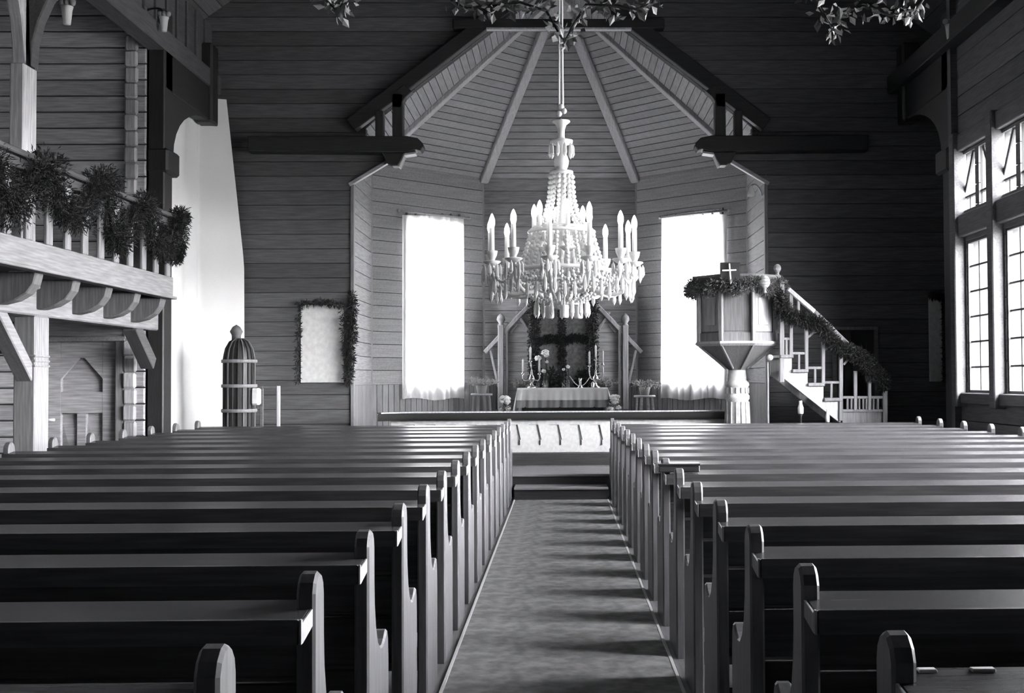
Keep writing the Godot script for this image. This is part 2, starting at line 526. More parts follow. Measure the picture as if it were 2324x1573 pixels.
func chancel_windows() -> void:
	var cfg := [[Vector3(-WH, 0, -Z2), Vector3(-BH, 0, -Z3), 913.0, 1052.0, 905.0, 1065.0, "white sheer curtain over the chancel window beside the stove side of the altar"],
		[Vector3(BH, 0, -Z3), Vector3(WH, 0, -Z2), 1503.0, 1650.0, 1497.0, 1655.0, "white sheer curtain over the chancel window behind the pulpit"]]
	for i in 2:
		var c: Array = cfg[i]
		var a: Vector3 = c[0]
		var ux := (Vector3(c[1]) - a).normalized()
		var n := ux.cross(Vector3.UP)
		var h := chancel_hole(a, ux)
		var win := struct("window_%d" % (i + 1), "tall chancel window behind a sheer curtain")
		var x0 := h[0].x; var x1 := h[1].x; var y0 := h[0].y; var y1 := h[2].y
		var f := func(x: float, y: float, d: float) -> Vector3: return a + ux * x + Vector3.UP * y + n * d
		var bs := Basis(ux, Vector3.UP, n)
		for e in [[x0 - 0.03, (y0 + y1) / 2, 0.07, y1 - y0 + 0.14], [x1 + 0.03, (y0 + y1) / 2, 0.07, y1 - y0 + 0.14], [(x0 + x1) / 2, y0 - 0.03, x1 - x0, 0.07], [(x0 + x1) / 2, y1 + 0.03, x1 - x0, 0.07]]:
			var st := mb()
			box(st, f.call(e[0], e[1], 0.02), Vector3(e[2], e[3], 0.05), 0.006, bs)
			obj("casing", st, M.apse_v[1], win)
		var stp := mb()
		box(stp, f.call((x0 + x1) / 2, (y0 + y1) / 2, -0.06), Vector3(x1 - x0, y1 - y0, 0.006), 0.0, bs)
		obj("pane", stp, M.glass, win)
		for k in 5:
			var st := mb()
			box(st, f.call((x0 + x1) / 2, lerpf(y0, y1, (k + 1) / 6.0), -0.055), Vector3(x1 - x0, 0.03, 0.03), 0.004, bs)
			obj("glazing_bar", st, M.apse_v[1], win)
		var stm := mb()
		box(stm, f.call((x0 + x1) / 2, (y0 + y1) / 2, -0.055), Vector3(0.05, y1 - y0, 0.035), 0.004, bs)
		obj("mullion", stm, M.apse_v[1], win)
		# curtain
		var p0 := at_p(c[2], 488 if i == 0 else 494, a + n * 0.09, n)
		var p1 := at_p(c[3], 906, a + n * 0.09, n)
		var q0 := at_p(c[2], 906, a + n * 0.09, n)
		var ptop := at_p(c[3], 492 if i == 0 else 486, a + n * 0.09, n)
		var cu := thing("curtain", c[6], "curtain", (q0 + p1) / 2)
		var st := mb(true)
		var NXC := 90; var NYC := 20
		var g := func(ix: int, iy: int) -> Vector3:
			var t := float(ix) / NXC; var s := float(iy) / NYC
			var p := q0.lerp(p1, t).lerp(p0.lerp(ptop, t), s)
			var amp := lerpf(0.028, 0.012, s)
			return p + n * (sin(t * 52.0 + sin(t * 17.0 + i) * 1.5) * amp + sin(t * 21.0 + 2.0 * i) * amp * 0.5) + Vector3.UP * (0.02 * sin(t * 9.0 + i) * (1.0 - s)) - cu.position
		for ix in NXC:
			for iy in NYC: quad(st, g.call(ix, iy), g.call(ix + 1, iy), g.call(ix + 1, iy + 1), g.call(ix, iy + 1))
		obj("cloth", st, M.sheer, cu)
		st = mb(true)
		for k in 7:
			var t := (k + 0.5) / 7.0
			var p := p0.lerp(ptop, t) - cu.position + Vector3.UP * 0.02
			ball(st, p + Vector3.UP * 0.005, 0.022, 8, 5)
		obj("hooks", st, M.leaf_mid, cu)
		var ra := at_p(c[4], 478 if i == 0 else 494, a + n * 0.1, n); var rb := at_p(c[5], 496 if i == 0 else 477, a + n * 0.1, n)
		var rod := thing("curtain_rod", "pale wooden curtain rod above the chancel window %s" % ("behind the pulpit" if i else "across from the pulpit"), "curtain rod", (ra + rb) / 2)
		st = mb(true)
		tube(st, [ra - rod.position, rb - rod.position], 0.018, 10)
		obj("pole", st, M.pale_trim, rod)
		for e in [ra, rb]:
			st = mb(true)
			ball(st, e - rod.position, 0.03, 10, 6)
			obj("finial", st, M.pale_trim, rod)
			st = mb()
			beam(st, e.lerp((ra + rb) / 2, 0.1) - rod.position - n * 0.1, e.lerp((ra + rb) / 2, 0.1) - rod.position, 0.02, 0.02)
			obj("bracket", st, M.pale_trim, rod)

func window_wall() -> void:
	# side wall of timber framing, open to daylight: bays of one tall window below and two braced lights above
	var w := struct("wall_right", "dark timber wall with tall many-paned windows")
	var bay := 1.25
	var zs := -14.42
	var nb := 8
	var holes := []
	for k in nb:
		var z0 := 14.42 - 0.25 - k * bay      # far side of this window, as depth
		holes.append(rect(-z0 - zs, 1.27, -z0 + 1.0 - zs, 3.08))
		holes.append(rect(-z0 - 0.12 - zs, 3.46, -z0 + 0.34 - zs, 4.14))
		holes.append(rect(-z0 + 0.46 - zs, 3.46, -z0 + 0.92 - zs, 4.14))
	clad(w, Vector3(NX, 0, zs), Vector3(0, 0, 1), Vector3.UP, rect(0, 0, 17.6, 6.5), 0.23, M.nave_z, true, holes, 0.022, 0.008, false, 0.14, M.gap_shade)
	var st := mb()
	for y in [1.2, 3.27, 4.28]:
		st = mb()
		box(st, Vector3(NX - 0.05, y, zs + 8.8), Vector3(0.1, 0.13 if y < 3 else 0.26 if y < 4 else 0.2, 17.6), 0.01)
		obj("rail", st, M.nave_z[1], w)
	for k in nb + 1:
		st = mb()
		box(st, Vector3(NX - 0.07, 2.75, zs + 0.12 + k * bay), Vector3(0.16, 3.3, 0.17), 0.012)
		obj("mullion_post", st, M.nave_z[2], w)
	for k in nb:
		var z0 := -(14.42 - 0.25 - k * bay)
		var win := struct("window_%d" % (3 + k), "tall eighteen-pane window with two braced lights above it")
		for c in 3:
			for r in 6:
				st = mb()
				box(st, Vector3(NX + 0.03, 1.27 + 1.81 / 6 * (r + 0.5), z0 + (c + 0.5) / 3.0), Vector3(0.004, 1.81 / 6 - 0.02, 1.0 / 3 - 0.02))
				obj("pane", st, M.glass, win)
		for c in 2:
			st = mb()
			box(st, Vector3(NX + 0.03, 2.175, z0 + (c + 1) / 3.0), Vector3(0.035, 1.81, 0.025), 0.004)
			obj("glazing_bar", st, M.nave_z[0], win)
		for r in 5:
			st = mb()
			box(st, Vector3(NX + 0.03, 1.27 + 1.81 / 6 * (r + 1), z0 + 0.5), Vector3(0.035, 0.022, 1.0), 0.004)
			obj("glazing_bar", st, M.nave_z[0], win)
		for e in [[1.285, 0.03, 0.5, 1.0], [3.065, 0.03, 0.5, 1.0]]:
			st = mb()
			box(st, Vector3(NX + 0.02, e[0], z0 + e[2]), Vector3(0.06, e[1], e[3]), 0.004)
			obj("sash", st, M.nave_z[0], win)
		for c in 2:
			st = mb()
			box(st, Vector3(NX + 0.02, 2.175, z0 + 0.015 + c * 0.97), Vector3(0.06, 1.81, 0.03), 0.004)
			obj("sash", st, M.nave_z[0], win)
		for h in 2:
			var zz := z0 - 0.12 + h * 0.58
			st = mb()
			box(st, Vector3(NX + 0.03, 3.8, zz + 0.23), Vector3(0.004, 0.66, 0.45))
			obj("pane", st, M.glass, win)
			st = mb()
			box(st, Vector3(NX + 0.02, 3.62, zz + 0.23), Vector3(0.05, 0.025, 0.46), 0.004)
			obj("glazing_bar", st, M.nave_z[0], win)
			st = mb()
			box(st, Vector3(NX + 0.02, 3.54, zz + 0.23), Vector3(0.05, 0.16, 0.02), 0.004)
			obj("glazing_bar", st, M.nave_z[0], win)
			st = mb()
			beam(st, Vector3(NX + 0.01, 3.63, zz + (0.02 if h == 0 else 0.44)), Vector3(NX + 0.01, 4.13, zz + (0.36 if h == 0 else 0.10)), 0.05, 0.04, 0.005, Vector3.RIGHT)
			obj("brace", st, M.nave_z[1], win)

func side_bays() -> void:
	# short walls between the gallery or window bays and the chancel wall
	var wr := struct("wall_south", "dark plank wall between the windows and the pulpit stairs")
	clad(wr, Vector3(5.7, 0, -ZE), Vector3(0, 0, 1), Vector3.UP, rect(0, 0, 2.58, 6.5), 0.21, M.nave_z, true, [], 0.022, 0.008, false, 0.14, M.gap_shade)
	var str_ := mb()
	box(str_, Vector3(5.35, 3.25, -14.48), Vector3(1.1, 6.5, 0.12), 0.0)
	obj("return_panel", str_, M.nave[0], wr)
	var wl := struct("wall_north", "plank wall behind the hanging white cloth")
	clad(wl, Vector3(-NX - 0.25, 0, -ZG), Vector3(0, 0, -1), Vector3.UP, rect(0, 0, 2.5, 6.5), 0.21, M.nave_z, true, [], 0.022, 0.008, false, 0.14, M.gap_shade)
	for s in [-1.0, 1.0]:
		var t := thing("arched_post", "dark squared post with a curved arch brace beside the %s" % ("white cloth" if s < 0 else "many-paned windows"), "post", Vector3(s * NX, 0, -14.62))
		var st := mb()
		box(st, Vector3(0, 3.0, 0), Vector3(0.2, 6.0, 0.3), 0.015)
		obj("shaft", st, M.dark_y, t)
		st = mb()
		box(st, Vector3(-s * 0.02, 4.14, -0.06), Vector3(0.26, 0.3, 0.46), 0.03)
		obj("corbel", st, M.dark_y, t)
		# curved brace towards the chancel wall
		var poly := PackedVector2Array()
		for i in 9:
			var a := PI / 2 * i / 8.0
			poly.append(Vector2(0.22 + 1.5 * (1 - cos(a)), 4.25 + 0.78 * sin(a)))
		poly.append(Vector2(1.72, 5.15)); poly.append(Vector2(0.1, 5.15)); poly.append(Vector2(0.1, 4.25))
		st = mb()
		prism(st, poly, Vector3.ZERO, Vector3.FORWARD, Vector3.UP, -0.09, 0.09, 0.01)
		obj("arch_brace", st, M.dark_z, t)
		st = mb()
		box(st, Vector3(0, 5.32, -1.0), Vector3(0.2, 0.58, 2.2), 0.012)
		obj("plate", st, M.dark_z, t)
		st = mb()
		box(st, Vector3(-s * 0.02, 5.55, -1.8), Vector3(0.26, 1.1, 0.3), 0.03)
		obj("pendant_post", st, M.dark_y, t)
	# hanging white cloth in the bay
	var A := at_x(372, 985, -NX + 0.06)
	var bot := Vector3(A.x, 0.35, -14.8)
	var st := mb(true)
	var cl := thing("white_hanging", "tall white cloth hanging in folds beside the iron stove", "hanging cloth", bot)
	var p00 := Vector3(-NX + 0.05, 0.3, -14.72); var p10 := at(556, 1000, 16.9); p10.y = 0.3
	var pm := at(554, 600, 16.9); var p11 := at(514, 225, 16.75)
	var NU := 70; var NV := 26
	var g := func(iu: int, iv: int) -> Vector3:
		var t := float(iu) / NU; var s := float(iv) / NV
		var y := lerpf(0.3, 5.42, s)
		var r := p10.lerp(pm, s / 0.55) if s < 0.55 else pm.lerp(p11, (s - 0.55) / 0.45)
		var p := Vector3(-NX - 0.14, y, lerpf(-14.74, -16.62, t / 0.72)) if t < 0.72 else Vector3(-NX - 0.14, y, -16.62).lerp(r, (t - 0.72) / 0.28)
		p.y = y
		var fold := sin(t * 31.0 + 0.8 * sin(s * 3.0)) * 0.025 + sin(t * 11.0 + s * 1.5) * 0.03
		return p + Vector3(fold * sin(PI * t), 0, 0) - cl.position
	for iu in NU:
		for iv in NV: quad(st, g.call(iu, iv), g.call(iu + 1, iv), g.call(iu + 1, iv + 1), g.call(iu, iv + 1))
	obj("cloth", st, M.cloth, cl)

func trusses() -> void:
	var zt := ZE - 0.16
	var t := thing("roof_truss", "dark hammer-beam truss framing the head of the chancel opening", "truss", Vector3(0, 0, -zt))
	for s in [-1.0, 1.0]:
		# hammer beam with a rounded end
		var st := mb()
		var poly := PackedVector2Array([Vector2(4.38, 4.68), Vector2(4.38, 4.89), Vector2(2.15, 4.89), Vector2(2.0, 4.86), Vector2(1.93, 4.79), Vector2(1.92, 4.73), Vector2(1.96, 4.68), Vector2(2.02, 4.70), Vector2(2.12, 4.66), Vector2(2.22, 4.66)])
		if s < 0:
			for i in poly.size(): poly[i].x = -poly[i].x
		prism(st, poly, Vector3(0, 0, -0.12), Vector3.RIGHT, Vector3.UP, 0.0, 0.26, 0.012)
		obj("hammer_beam", st, M.dark, t)
		st = mb()
		var p2 := PackedVector2Array([Vector2(2.18, 4.66), Vector2(2.22, 4.56), Vector2(2.28, 4.47), Vector2(2.36, 4.47), Vector2(2.44, 4.52), Vector2(2.5, 4.66)])
		if s < 0:
			for i in p2.size(): p2[i].x = -p2[i].x
		prism(st, p2, Vector3(0, 0, -0.1), Vector3.RIGHT, Vector3.UP, 0.0, 0.22, 0.012)
		obj("pendant", st, M.dark, t)
		st = mb()
		beam(st, Vector3(s * 2.03, 4.66, 0.0), Vector3(s * 2.24, 4.63, 0.0), 0.2, 0.03)
		beam(st, Vector3(s * 2.2, 4.63, 0.0), Vector3(s * 2.27, 4.46, 0.0), 0.2, 0.025)
		obj("pale_moulding", st, M.pale_trim, t)
		for e in [[2.21, 2.36, 5.5], [2.49, 2.6, 5.26]]:
			st = mb()
			box(st, Vector3(s * (e[0] + e[1]) / 2, (4.85 + e[2]) / 2, 0), Vector3(e[1] - e[0], e[2] - 4.85, 0.2), 0.01)
			obj("strut", st, M.dark_y, t)
		st = mb()
		beam(st, Vector3(s * 2.95, 5.06, 0), Vector3(s * 0.3, 7.1, 0), 0.2, 0.16, 0.012, Vector3(0, 0, 1))
		# keep the rafter outside the opening
		obj("rafter", st, M.dark, t)
		# fillet between strut and rafter
		st = mb()
		var p3 := PackedVector2Array([Vector2(2.24, 5.3), Vector2(2.22, 5.37), Vector2(2.17, 5.45), Vector2(2.08, 5.53), Vector2(2.2, 5.62), Vector2(2.36, 5.5), Vector2(2.36, 5.3)])
		if s < 0:
			for i in p3.size(): p3[i].x = -p3[i].x
		prism(st, p3, Vector3(0, 0, -0.08), Vector3.RIGHT, Vector3.UP, 0.0, 0.18, 0.008)
		obj("curved_brace", st, M.dark, t)
	var stc := mb()
	box(stc, Vector3(0, 6.5, 0), Vector3(3.0, 0.13, 0.2), 0.01)
	obj("collar_beam", stc, M.dark, t)
	stc = mb()
	box(stc, Vector3(0, 6.425, 0.06), Vector3(2.06, 0.03, 0.1), 0.006)
	obj("collar_moulding", stc, M.rib, t)
	# a second, nearer truss high in the roof, only its feet come into view
	var u := thing("wall_plate", "dark plate beam with an upright board frieze over the gallery", "beam", Vector3(-NX, 0, 0))
	var st := mb()
	box(st, Vector3(0, 5.62, -9.5), Vector3(0.24, 0.26, 14.6), 0.015)
	obj("beam", st, M.gal_dark, u)
	for k in 36:
		st = mb()
		box(st, Vector3(-0.02, 6.1, -2.6 - k * 0.4), Vector3(0.05, 0.75, 0.3), 0.01)
		obj("frieze_board", st, M.gal_dark, u)
	var u2 := thing("wall_plate", "dark plate beam above the tall many-paned windows", "beam", Vector3(NX, 0, 0))
	st = mb()
	box(st, Vector3(-0.1, 5.62, -9.5), Vector3(0.24, 0.26, 14.6), 0.015)
	obj("beam", st, M.dark_z, u2)

func chancel_floor_and_rail() -> void:
	var st := mb()
	var steps := thing("chancel_steps", "pale wooden steps with black risers at the end of the aisle", "steps", Vector3(0, 0, -14.3))
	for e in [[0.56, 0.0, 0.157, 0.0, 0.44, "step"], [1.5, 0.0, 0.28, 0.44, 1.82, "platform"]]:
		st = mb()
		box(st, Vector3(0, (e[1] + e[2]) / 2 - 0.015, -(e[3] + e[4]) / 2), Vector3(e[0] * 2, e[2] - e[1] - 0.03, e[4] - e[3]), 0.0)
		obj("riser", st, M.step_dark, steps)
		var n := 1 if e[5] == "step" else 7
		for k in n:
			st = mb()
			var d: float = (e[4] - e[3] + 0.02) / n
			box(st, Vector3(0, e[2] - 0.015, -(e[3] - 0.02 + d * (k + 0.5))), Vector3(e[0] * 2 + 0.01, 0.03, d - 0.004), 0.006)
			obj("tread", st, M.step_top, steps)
	# altar rail: white panelled front with a padded dark top
	var zr := 16.15
	var r := thing("altar_rail", "white panelled kneeling rail with black padded top before the altar", "altar rail", Vector3(0, YC, -zr))
	var o := r.position
	st = mb()
	box(st, Vector3(0, 0.235, -0.03), Vector3(4.6, 0.46, 0.05), 0.004)
	obj("front_panel", st, M.white_paint, r)
	st = mb()
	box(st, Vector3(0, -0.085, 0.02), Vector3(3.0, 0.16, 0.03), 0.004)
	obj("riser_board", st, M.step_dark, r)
	for k in range(-7, 8):
		var u := 1268.0 + 46.7 * k
		var a := at(u - 22, 964, zr) - o; var b := at(u - 1, 964, zr) - o
		var c := at(u + 6.5, 998, zr) - o; var d := at(u + 4.5, 999, zr) - o; var e := at(u + 4.5, 1010, zr) - o
		for p in [a, b, c, d, e]: p.z = 0.0
		var mo := Node3D.new()
		mo.name = "motif"
		r.add_child(mo, true)
		for q in [[a, b, 0.008], [b, c, 0.022], [d, e, 0.022]]:
			st = mb()
			var A: Vector3 = q[0]; var B: Vector3 = q[1]
			A.z = 0.0; B.z = 0.0
			beam(st, A, B, q[2] if absf(B.y - A.y) > absf(B.x - A.x) else 0.012, 0.012 if absf(B.y - A.y) > absf(B.x - A.x) else q[2], 0.001)
			obj("shade_strip", st, M.step_dark if q[2] > 0.01 else M.leaf_pale, mo)  # strips stand in for the shade in grooves cut into the panel
	var path := []
	for i in 41:
		var x := lerpf(-2.42, 2.42, i / 40.0)
		path.append(Vector3(x, 0.505, 0.28 * pow(maxf(0.0, absf(x) - 1.95) / 0.47, 2.0)))
	st = mb(true)
	for i in 40:
		var sec := []
		for e in 2:
			var p: Vector3 = path[i + e]
			sec.append([p + Vector3(0, -0.055, 0.09), p + Vector3(0, 0.02, 0.10), p + Vector3(0, 0.042, 0.05), p + Vector3(0, 0.042, -0.12), p + Vector3(0, -0.055, -0.12)])
		for k in 5: quad(st, sec[0][k], sec[0][(k + 1) % 5], sec[1][(k + 1) % 5], sec[1][k])
	obj("padded_top", st, M.velvet, r)
	st = mb()
	for i in 40:
		beam(st, path[i] + Vector3(0, 0.05, -0.03), path[i + 1] + Vector3(0, 0.05, -0.03), 0.1, 0.018, 0.002)
	obj("top_rail", st, M.rib, r)
	for s in [-2.25, -1.5, 1.5, 2.25]:
		st = mb(true)
		lathe(st, [[0.0, 0.0], [0.05, 0.0], [0.05, 0.06], [0.03, 0.12], [0.045, 0.25], [0.03, 0.4], [0.045, 0.45]], Vector3(s, 0.0, -0.12), 12)
		obj("baluster", st, M.rib, r)

func fern(t: Node3D, o: Vector3, n: int, size: float, mat: Material, called := "fronds") -> void:
	var st := mb()
	for i in n:
		var a := rng.randf() * TAU
		var d := Vector3(cos(a), rng.randf_range(0.5, 1.5), sin(a)).normalized()
		var pts := []
		for k in 7:
			var q := k / 6.0
			pts.append(o + d * size * q + Vector3(0, -0.35 * size * q * q, 0))
		sprigs(st, pts, 0.012, 26, size * 0.16, 0.4)
	obj(called, st, mat, t)

func blossom(st: SurfaceTool, c: Vector3, r: float) -> void:
	for k in 26:
		var d := Vector3(rng.randfn(), rng.randfn(), rng.randfn()).normalized()
		ball(st, c + d * r * 0.62, r * 0.4, 6, 4, Vector3(1, 0.8, 1))

func altar() -> void:
	var za := 19.4
	var st := mb()
	var base := thing("altar_step", "low dark plinth under the altar table", "plinth", Vector3(0, YC, -za))
	box(st, Vector3(0.02, 0.03, 0), Vector3(2.3, 0.06, 1.0), 0.006)
	obj("board", st, M.dark, base)
	var y0 := YC + 0.06
	var p0 := at(1174, 881, za); var p1 := at(1379, 881, za)
	var top := p0.y
	var cx := (p0.x + p1.x) / 2; var hw := (p1.x - p0.x) / 2
	var t := thing("altar_table", "wooden altar table hidden under white lace-edged cloth", "altar", Vector3(cx, y0, -za))
	st = mb()
	box(st, Vector3(0, top - y0 - 0.05, -0.2), Vector3(hw * 2 - 0.06, 0.06, 0.46), 0.008)
	obj("table_top", st, M.dark, t)
	st = mb()
	box(st, Vector3(0, (top - y0 - 0.08) / 2, -0.2), Vector3(hw * 2 - 0.16, top - y0 - 0.08, 0.4), 0.008)
	obj("body", st, M.black, t)
	var c := thing("altar_cloth", "white cloth with a gathered lace hem draped over the altar", "tablecloth", Vector3(cx, top, -za))
	st = mb(true)
	var N := 80
	var yb := at(1270, 908, za).y - top
	var yl := at(1270, 925, za).y - top
	var fr := func(i: int, s: float, y: float, amp: float) -> Vector3:
		var x := lerpf(-hw, hw, float(i) / N)
		return Vector3(x * (1.0 + 0.02 * s), y, 0.045 + s * amp * (sin(x * 34.0) + 0.7 * sin(x * 57.0 + 1.0)) * 0.5 + 0.01 * s)
	for i in N:
		quad(st, Vector3(lerpf(-hw, hw, float(i) / N), 0, 0.045), Vector3(lerpf(-hw, hw, float(i + 1) / N), 0, 0.045), Vector3(lerpf(-hw, hw, float(i + 1) / N), 0, -0.44), Vector3(lerpf(-hw, hw, float(i) / N), 0, -0.44))
		for k in 6:
			var s0 := k / 6.0; var s1 := (k + 1) / 6.0
			quad(st, fr.call(i, s1, yb * s1, 0.03), fr.call(i + 1, s1, yb * s1, 0.03), fr.call(i + 1, s0, yb * s0, 0.03), fr.call(i, s0, yb * s0, 0.03))
	obj("cloth", st, M.cloth, c)
	st = mb(true)
	for i in N:
		quad(st, fr.call(i, 1.0, yl, 0.06) + Vector3(0, 0, -0.01), fr.call(i + 1, 1.0, yl, 0.06) + Vector3(0, 0, -0.01), fr.call(i + 1, 1.0, yb + 0.02, 0.03) + Vector3(0, 0, -0.012), fr.call(i, 1.0, yb + 0.02, 0.03) + Vector3(0, 0, -0.012))
	obj("lace_hem", st, plain(0.5, 0.9, 0.2, blotch_tex, 30.0), c)
	for s in [-1.0, 1.0]:
		st = mb(true)
		for k in 12:
			var za0 := lerpf(0.05, -0.44, k / 12.0); var zb0 := lerpf(0.05, -0.44, (k + 1) / 12.0)
			var dn := -0.38 if s < 0 else -0.24
			var A := Vector3(s * hw, 0, za0); var B := Vector3(s * hw, 0, zb0)
			var C := Vector3(s * (hw + 0.06 + 0.02 * sin(k * 1.7)), dn, zb0); var D := Vector3(s * (hw + 0.06 + 0.02 * sin((k - 1) * 1.7)), dn, za0)
			quad(st, A, D, C, B)
		obj("end_fall", st, M.cloth, c)

	# altarpiece: gabled wooden screen with a garland cross
	var zp := 20.15
	var ap := thing("altarpiece", "gabled wooden altar screen with finialed side posts", "altarpiece", Vector3(at(1278, 800, zp).x, YC, -zp))
	var O := ap.position
	var lp := func(u: float, v: float) -> Vector3:
		var p := at(u, v, zp) - O
		p.z = 0.0
		return p
	for s in [-1.0, 1.0]:
		var m := func(u: float) -> float: return 1278.0 + s * (1278.0 - u)
		# boarded wing
		var poly := PackedVector2Array()
		for e in [[1150, 735], [1200, 690], [1222, 690], [1222, 930], [1150, 930]]:
			var p: Vector3 = lp.call(m.call(e[0]), e[1])
			poly.append(Vector2(p.x, p.y))
		var wing := Node3D.new(); wing.name = "wing"; ap.add_child(wing, true)
		clad(wing, Vector3(0, 0, -0.03), Vector3.RIGHT, Vector3.UP, poly if s < 0 else PackedVector2Array([poly[0], poly[4], poly[3], poly[2], poly[1]]), 0.16, M.apse, true, [], 0.012, 0.005, false, 0.02, M.gap_shade, "board", 0.002)
		st = mb()
		var a: Vector3 = lp.call(m.call(1100), 800); var b: Vector3 = lp.call(1278.0, 612.0)
		beam(st, a, b, 0.07, 0.075, 0.008, Vector3(0, 0, 1))
		obj("gable_rake", st, M.apse_v[3], ap)
		st = mb()
		a = lp.call(m.call(1137), 930); b = lp.call(m.call(1137), 738)
		beam(st, a, b, 0.12, 0.1, 0.012)
		obj("side_post", st, M.apse_v[3], ap)
		st = mb(true)
		lathe(st, [[0.0, -0.12], [0.055, -0.12], [0.055, -0.06], [0.035, -0.03], [0.075, 0.03], [0.06, 0.09], [0.0, 0.15]], b + Vector3(0, 0.06, 0), 12)
		obj("finial", st, M.apse_v[3], ap)
		st = mb()
		a = lp.call(m.call(1113), 795); b = lp.call(m.call(1132), 880)
		beam(st, a, b, 0.04, 0.06, 0.006, Vector3(0, 0, 1))
		obj("side_strut", st, M.apse_v[2], ap)
		st = mb()
		a = lp.call(m.call(1172), 708); b = lp.call(m.call(1198), 748)
		beam(st, a, b, 0.04, 0.05, 0.006, Vector3(0, 0, 1))
		obj("brace", st, M.apse_v[3], ap)
		st = mb()
		a = lp.call(m.call(1158), 755); b = lp.call(m.call(1174), 738)
		beam(st, a, b, 0.03, 0.02, 0.004, Vector3(0, 0, 1))
		obj("brace", st, M.apse_v[1], ap)
		st = mb()
		a = lp.call(m.call(1150), 930); b = lp.call(m.call(1150), 740)
		beam(st, a + Vector3(0, 0, 0.01), b + Vector3(0, 0, 0.01), 0.05, 0.05, 0.006)
		obj("stile", st, M.apse_v[0], ap)
		st = mb()
		a = lp.call(m.call(1204), 930); b = lp.call(m.call(1204), 690)
		beam(st, a + Vector3(0, 0, 0.02), b + Vector3(0, 0, 0.02), 0.05, 0.05, 0.006)
		obj("stile", st, M.apse_v[3], ap)
		# pilaster garland
		var pa := at(m.call(1212), 880, zp - 0.1); var pb := at(m.call(1212), 670, zp - 0.1)
		var g := thing("pilaster_garland", "dark evergreen garland hanging down the altarpiece on the %s side" % ("stove" if s < 0 else "pulpit"), "garland", Vector3(pa.x, pa.y, pa.z))
		st = mb()
		sprigs(st, [Vector3.ZERO, (pb - pa) * 0.5, pb - pa], 0.1, 3000, 0.05, 0.35)
		obj("foliage", st, M.leaf, g)
	st = mb()
	var q0: Vector3 = lp.call(1222, 930); var q1: Vector3 = lp.call(1334, 650)
	box(st, Vector3((q0.x + q1.x) / 2, (q0.y + q1.y) / 2, -0.03), Vector3(q1.x - q0.x, q1.y - q0.y, 0.04), 0.004)
	obj("centre_panel", st, plain(0.5, 0.7, 0.3, blotch_tex, 3.0), ap)
	var gc := thing("garland_cross", "dark evergreen cross on the pale centre of the altarpiece", "cross", at(1275, 880, zp - 0.1))
	st = mb()
	var G := gc.position
	sprigs(st, [at(1275, 875, zp - 0.1) - G, at(1275, 800, zp - 0.1) - G, at(1275, 690, zp - 0.1) - G], 0.062, 2600, 0.045, 0.4)
	obj("upright", st, M.leaf, gc)
	st = mb()
	sprigs(st, [at(1222, 776, zp - 0.1) - G, at(1250, 768, zp - 0.1) - G, at(1278, 774, zp - 0.1) - G, at(1306, 767, zp - 0.1) - G, at(1334, 772, zp - 0.1) - G], 0.062, 2400, 0.045, 0.4)
	obj("cross_arm", st, M.leaf, gc)
	# dark shrubs banked behind the altar table
	for e in [[1255, 0.34, "dark leafy bush behind the altar below the garland cross"], [1325, 0.3, "dark leafy bush behind the altar near the low candlestick"]]:
		var pb := at(e[0], 882, 19.95); pb.y = YC
		var bu := thing("bush", e[2], "plant", pb)
		st = mb(true)
		lathe(st, [[0.0, 0.0], [0.12, 0.0], [0.16, 0.3], [0.15, 0.31], [0.0, 0.3]], Vector3.ZERO, 14)
		obj("pot", st, M.pot, bu)
		st = mb()
		sprigs(st, [Vector3(0, 0.4, 0), Vector3(0, 0.85, 0), Vector3(0, 1.08, 0)], [0.16, e[1] - 0.16, 0.1], 1500, 0.08, 0.4)
		obj("foliage", st, M.leaf, bu)
	# tall sprays either side of the altar, in vases on the floor
	for e in [[1185, 800, "feathery grey-green spray beside the silver candelabrum"], [1375, 800, "feathery grey-green spray beside the tall candle of the altar"]]:
		var pv := at(e[0], 880, 19.98); pv.y = YC
		var vs := thing("leaf_spray", e[2], "plant", pv)
		st = mb(true)
		lathe(st, [[0.0, 0.0], [0.1, 0.0], [0.12, 0.2], [0.06, 0.5], [0.08, 0.62], [0.0, 0.6]], Vector3.ZERO, 14)
		obj("vase", st, M.pot, vs)
		fern(vs, Vector3(0, 0.85, 0), 22, 0.3, M.leaf_mid)
	# candelabra
	candelabrum(at(1207, 881, 19.58), "ornate silver three-armed candelabrum on the altar cloth", [1187, 1204, 1224], [850, 822, 850], 19.58)
	candelabrum(at(1352, 881, 19.58), "slender dark candelabrum with white candles at the pulpit end of the altar", [1338, 1352, 1368], [832, 818, 830], 19.58)
	# low crucifix stand and small stick
	var lc := thing("altar_candlestick", "low silver candlestick in the middle of the altar cloth", "candlestick", at(1317, 881, 19.52))
	st = mb(true)
	lathe(st, [[0.0, 0.0], [0.06, 0.0], [0.05, 0.02], [0.018, 0.05], [0.022, 0.12], [0.035, 0.16], [0.0, 0.165]], Vector3.ZERO, 14)
	obj("stem", st, M.silver, lc)
	for s in [-1, 1]:
		st = mb(true)
		tube(st, curve(Vector3(s * 0.02, 0.04, 0), Vector3(s * 0.06, 0.05, 0), Vector3(s * 0.11, 0.1, 0), Vector3(s * 0.17, 0.2, 0), 8), 0.008, 6)
		obj("branch", st, M.silver, lc)
	var sm := thing("altar_figure", "tiny silver ornament beside the low candlestick", "ornament", at(1345, 881, 19.52))
	st = mb(true)
	lathe(st, [[0.0, 0.0], [0.04, 0.0], [0.02, 0.03], [0.03, 0.07], [0.012, 0.1], [0.0, 0.12]], Vector3.ZERO, 12)
	obj("body", st, M.silver, sm)
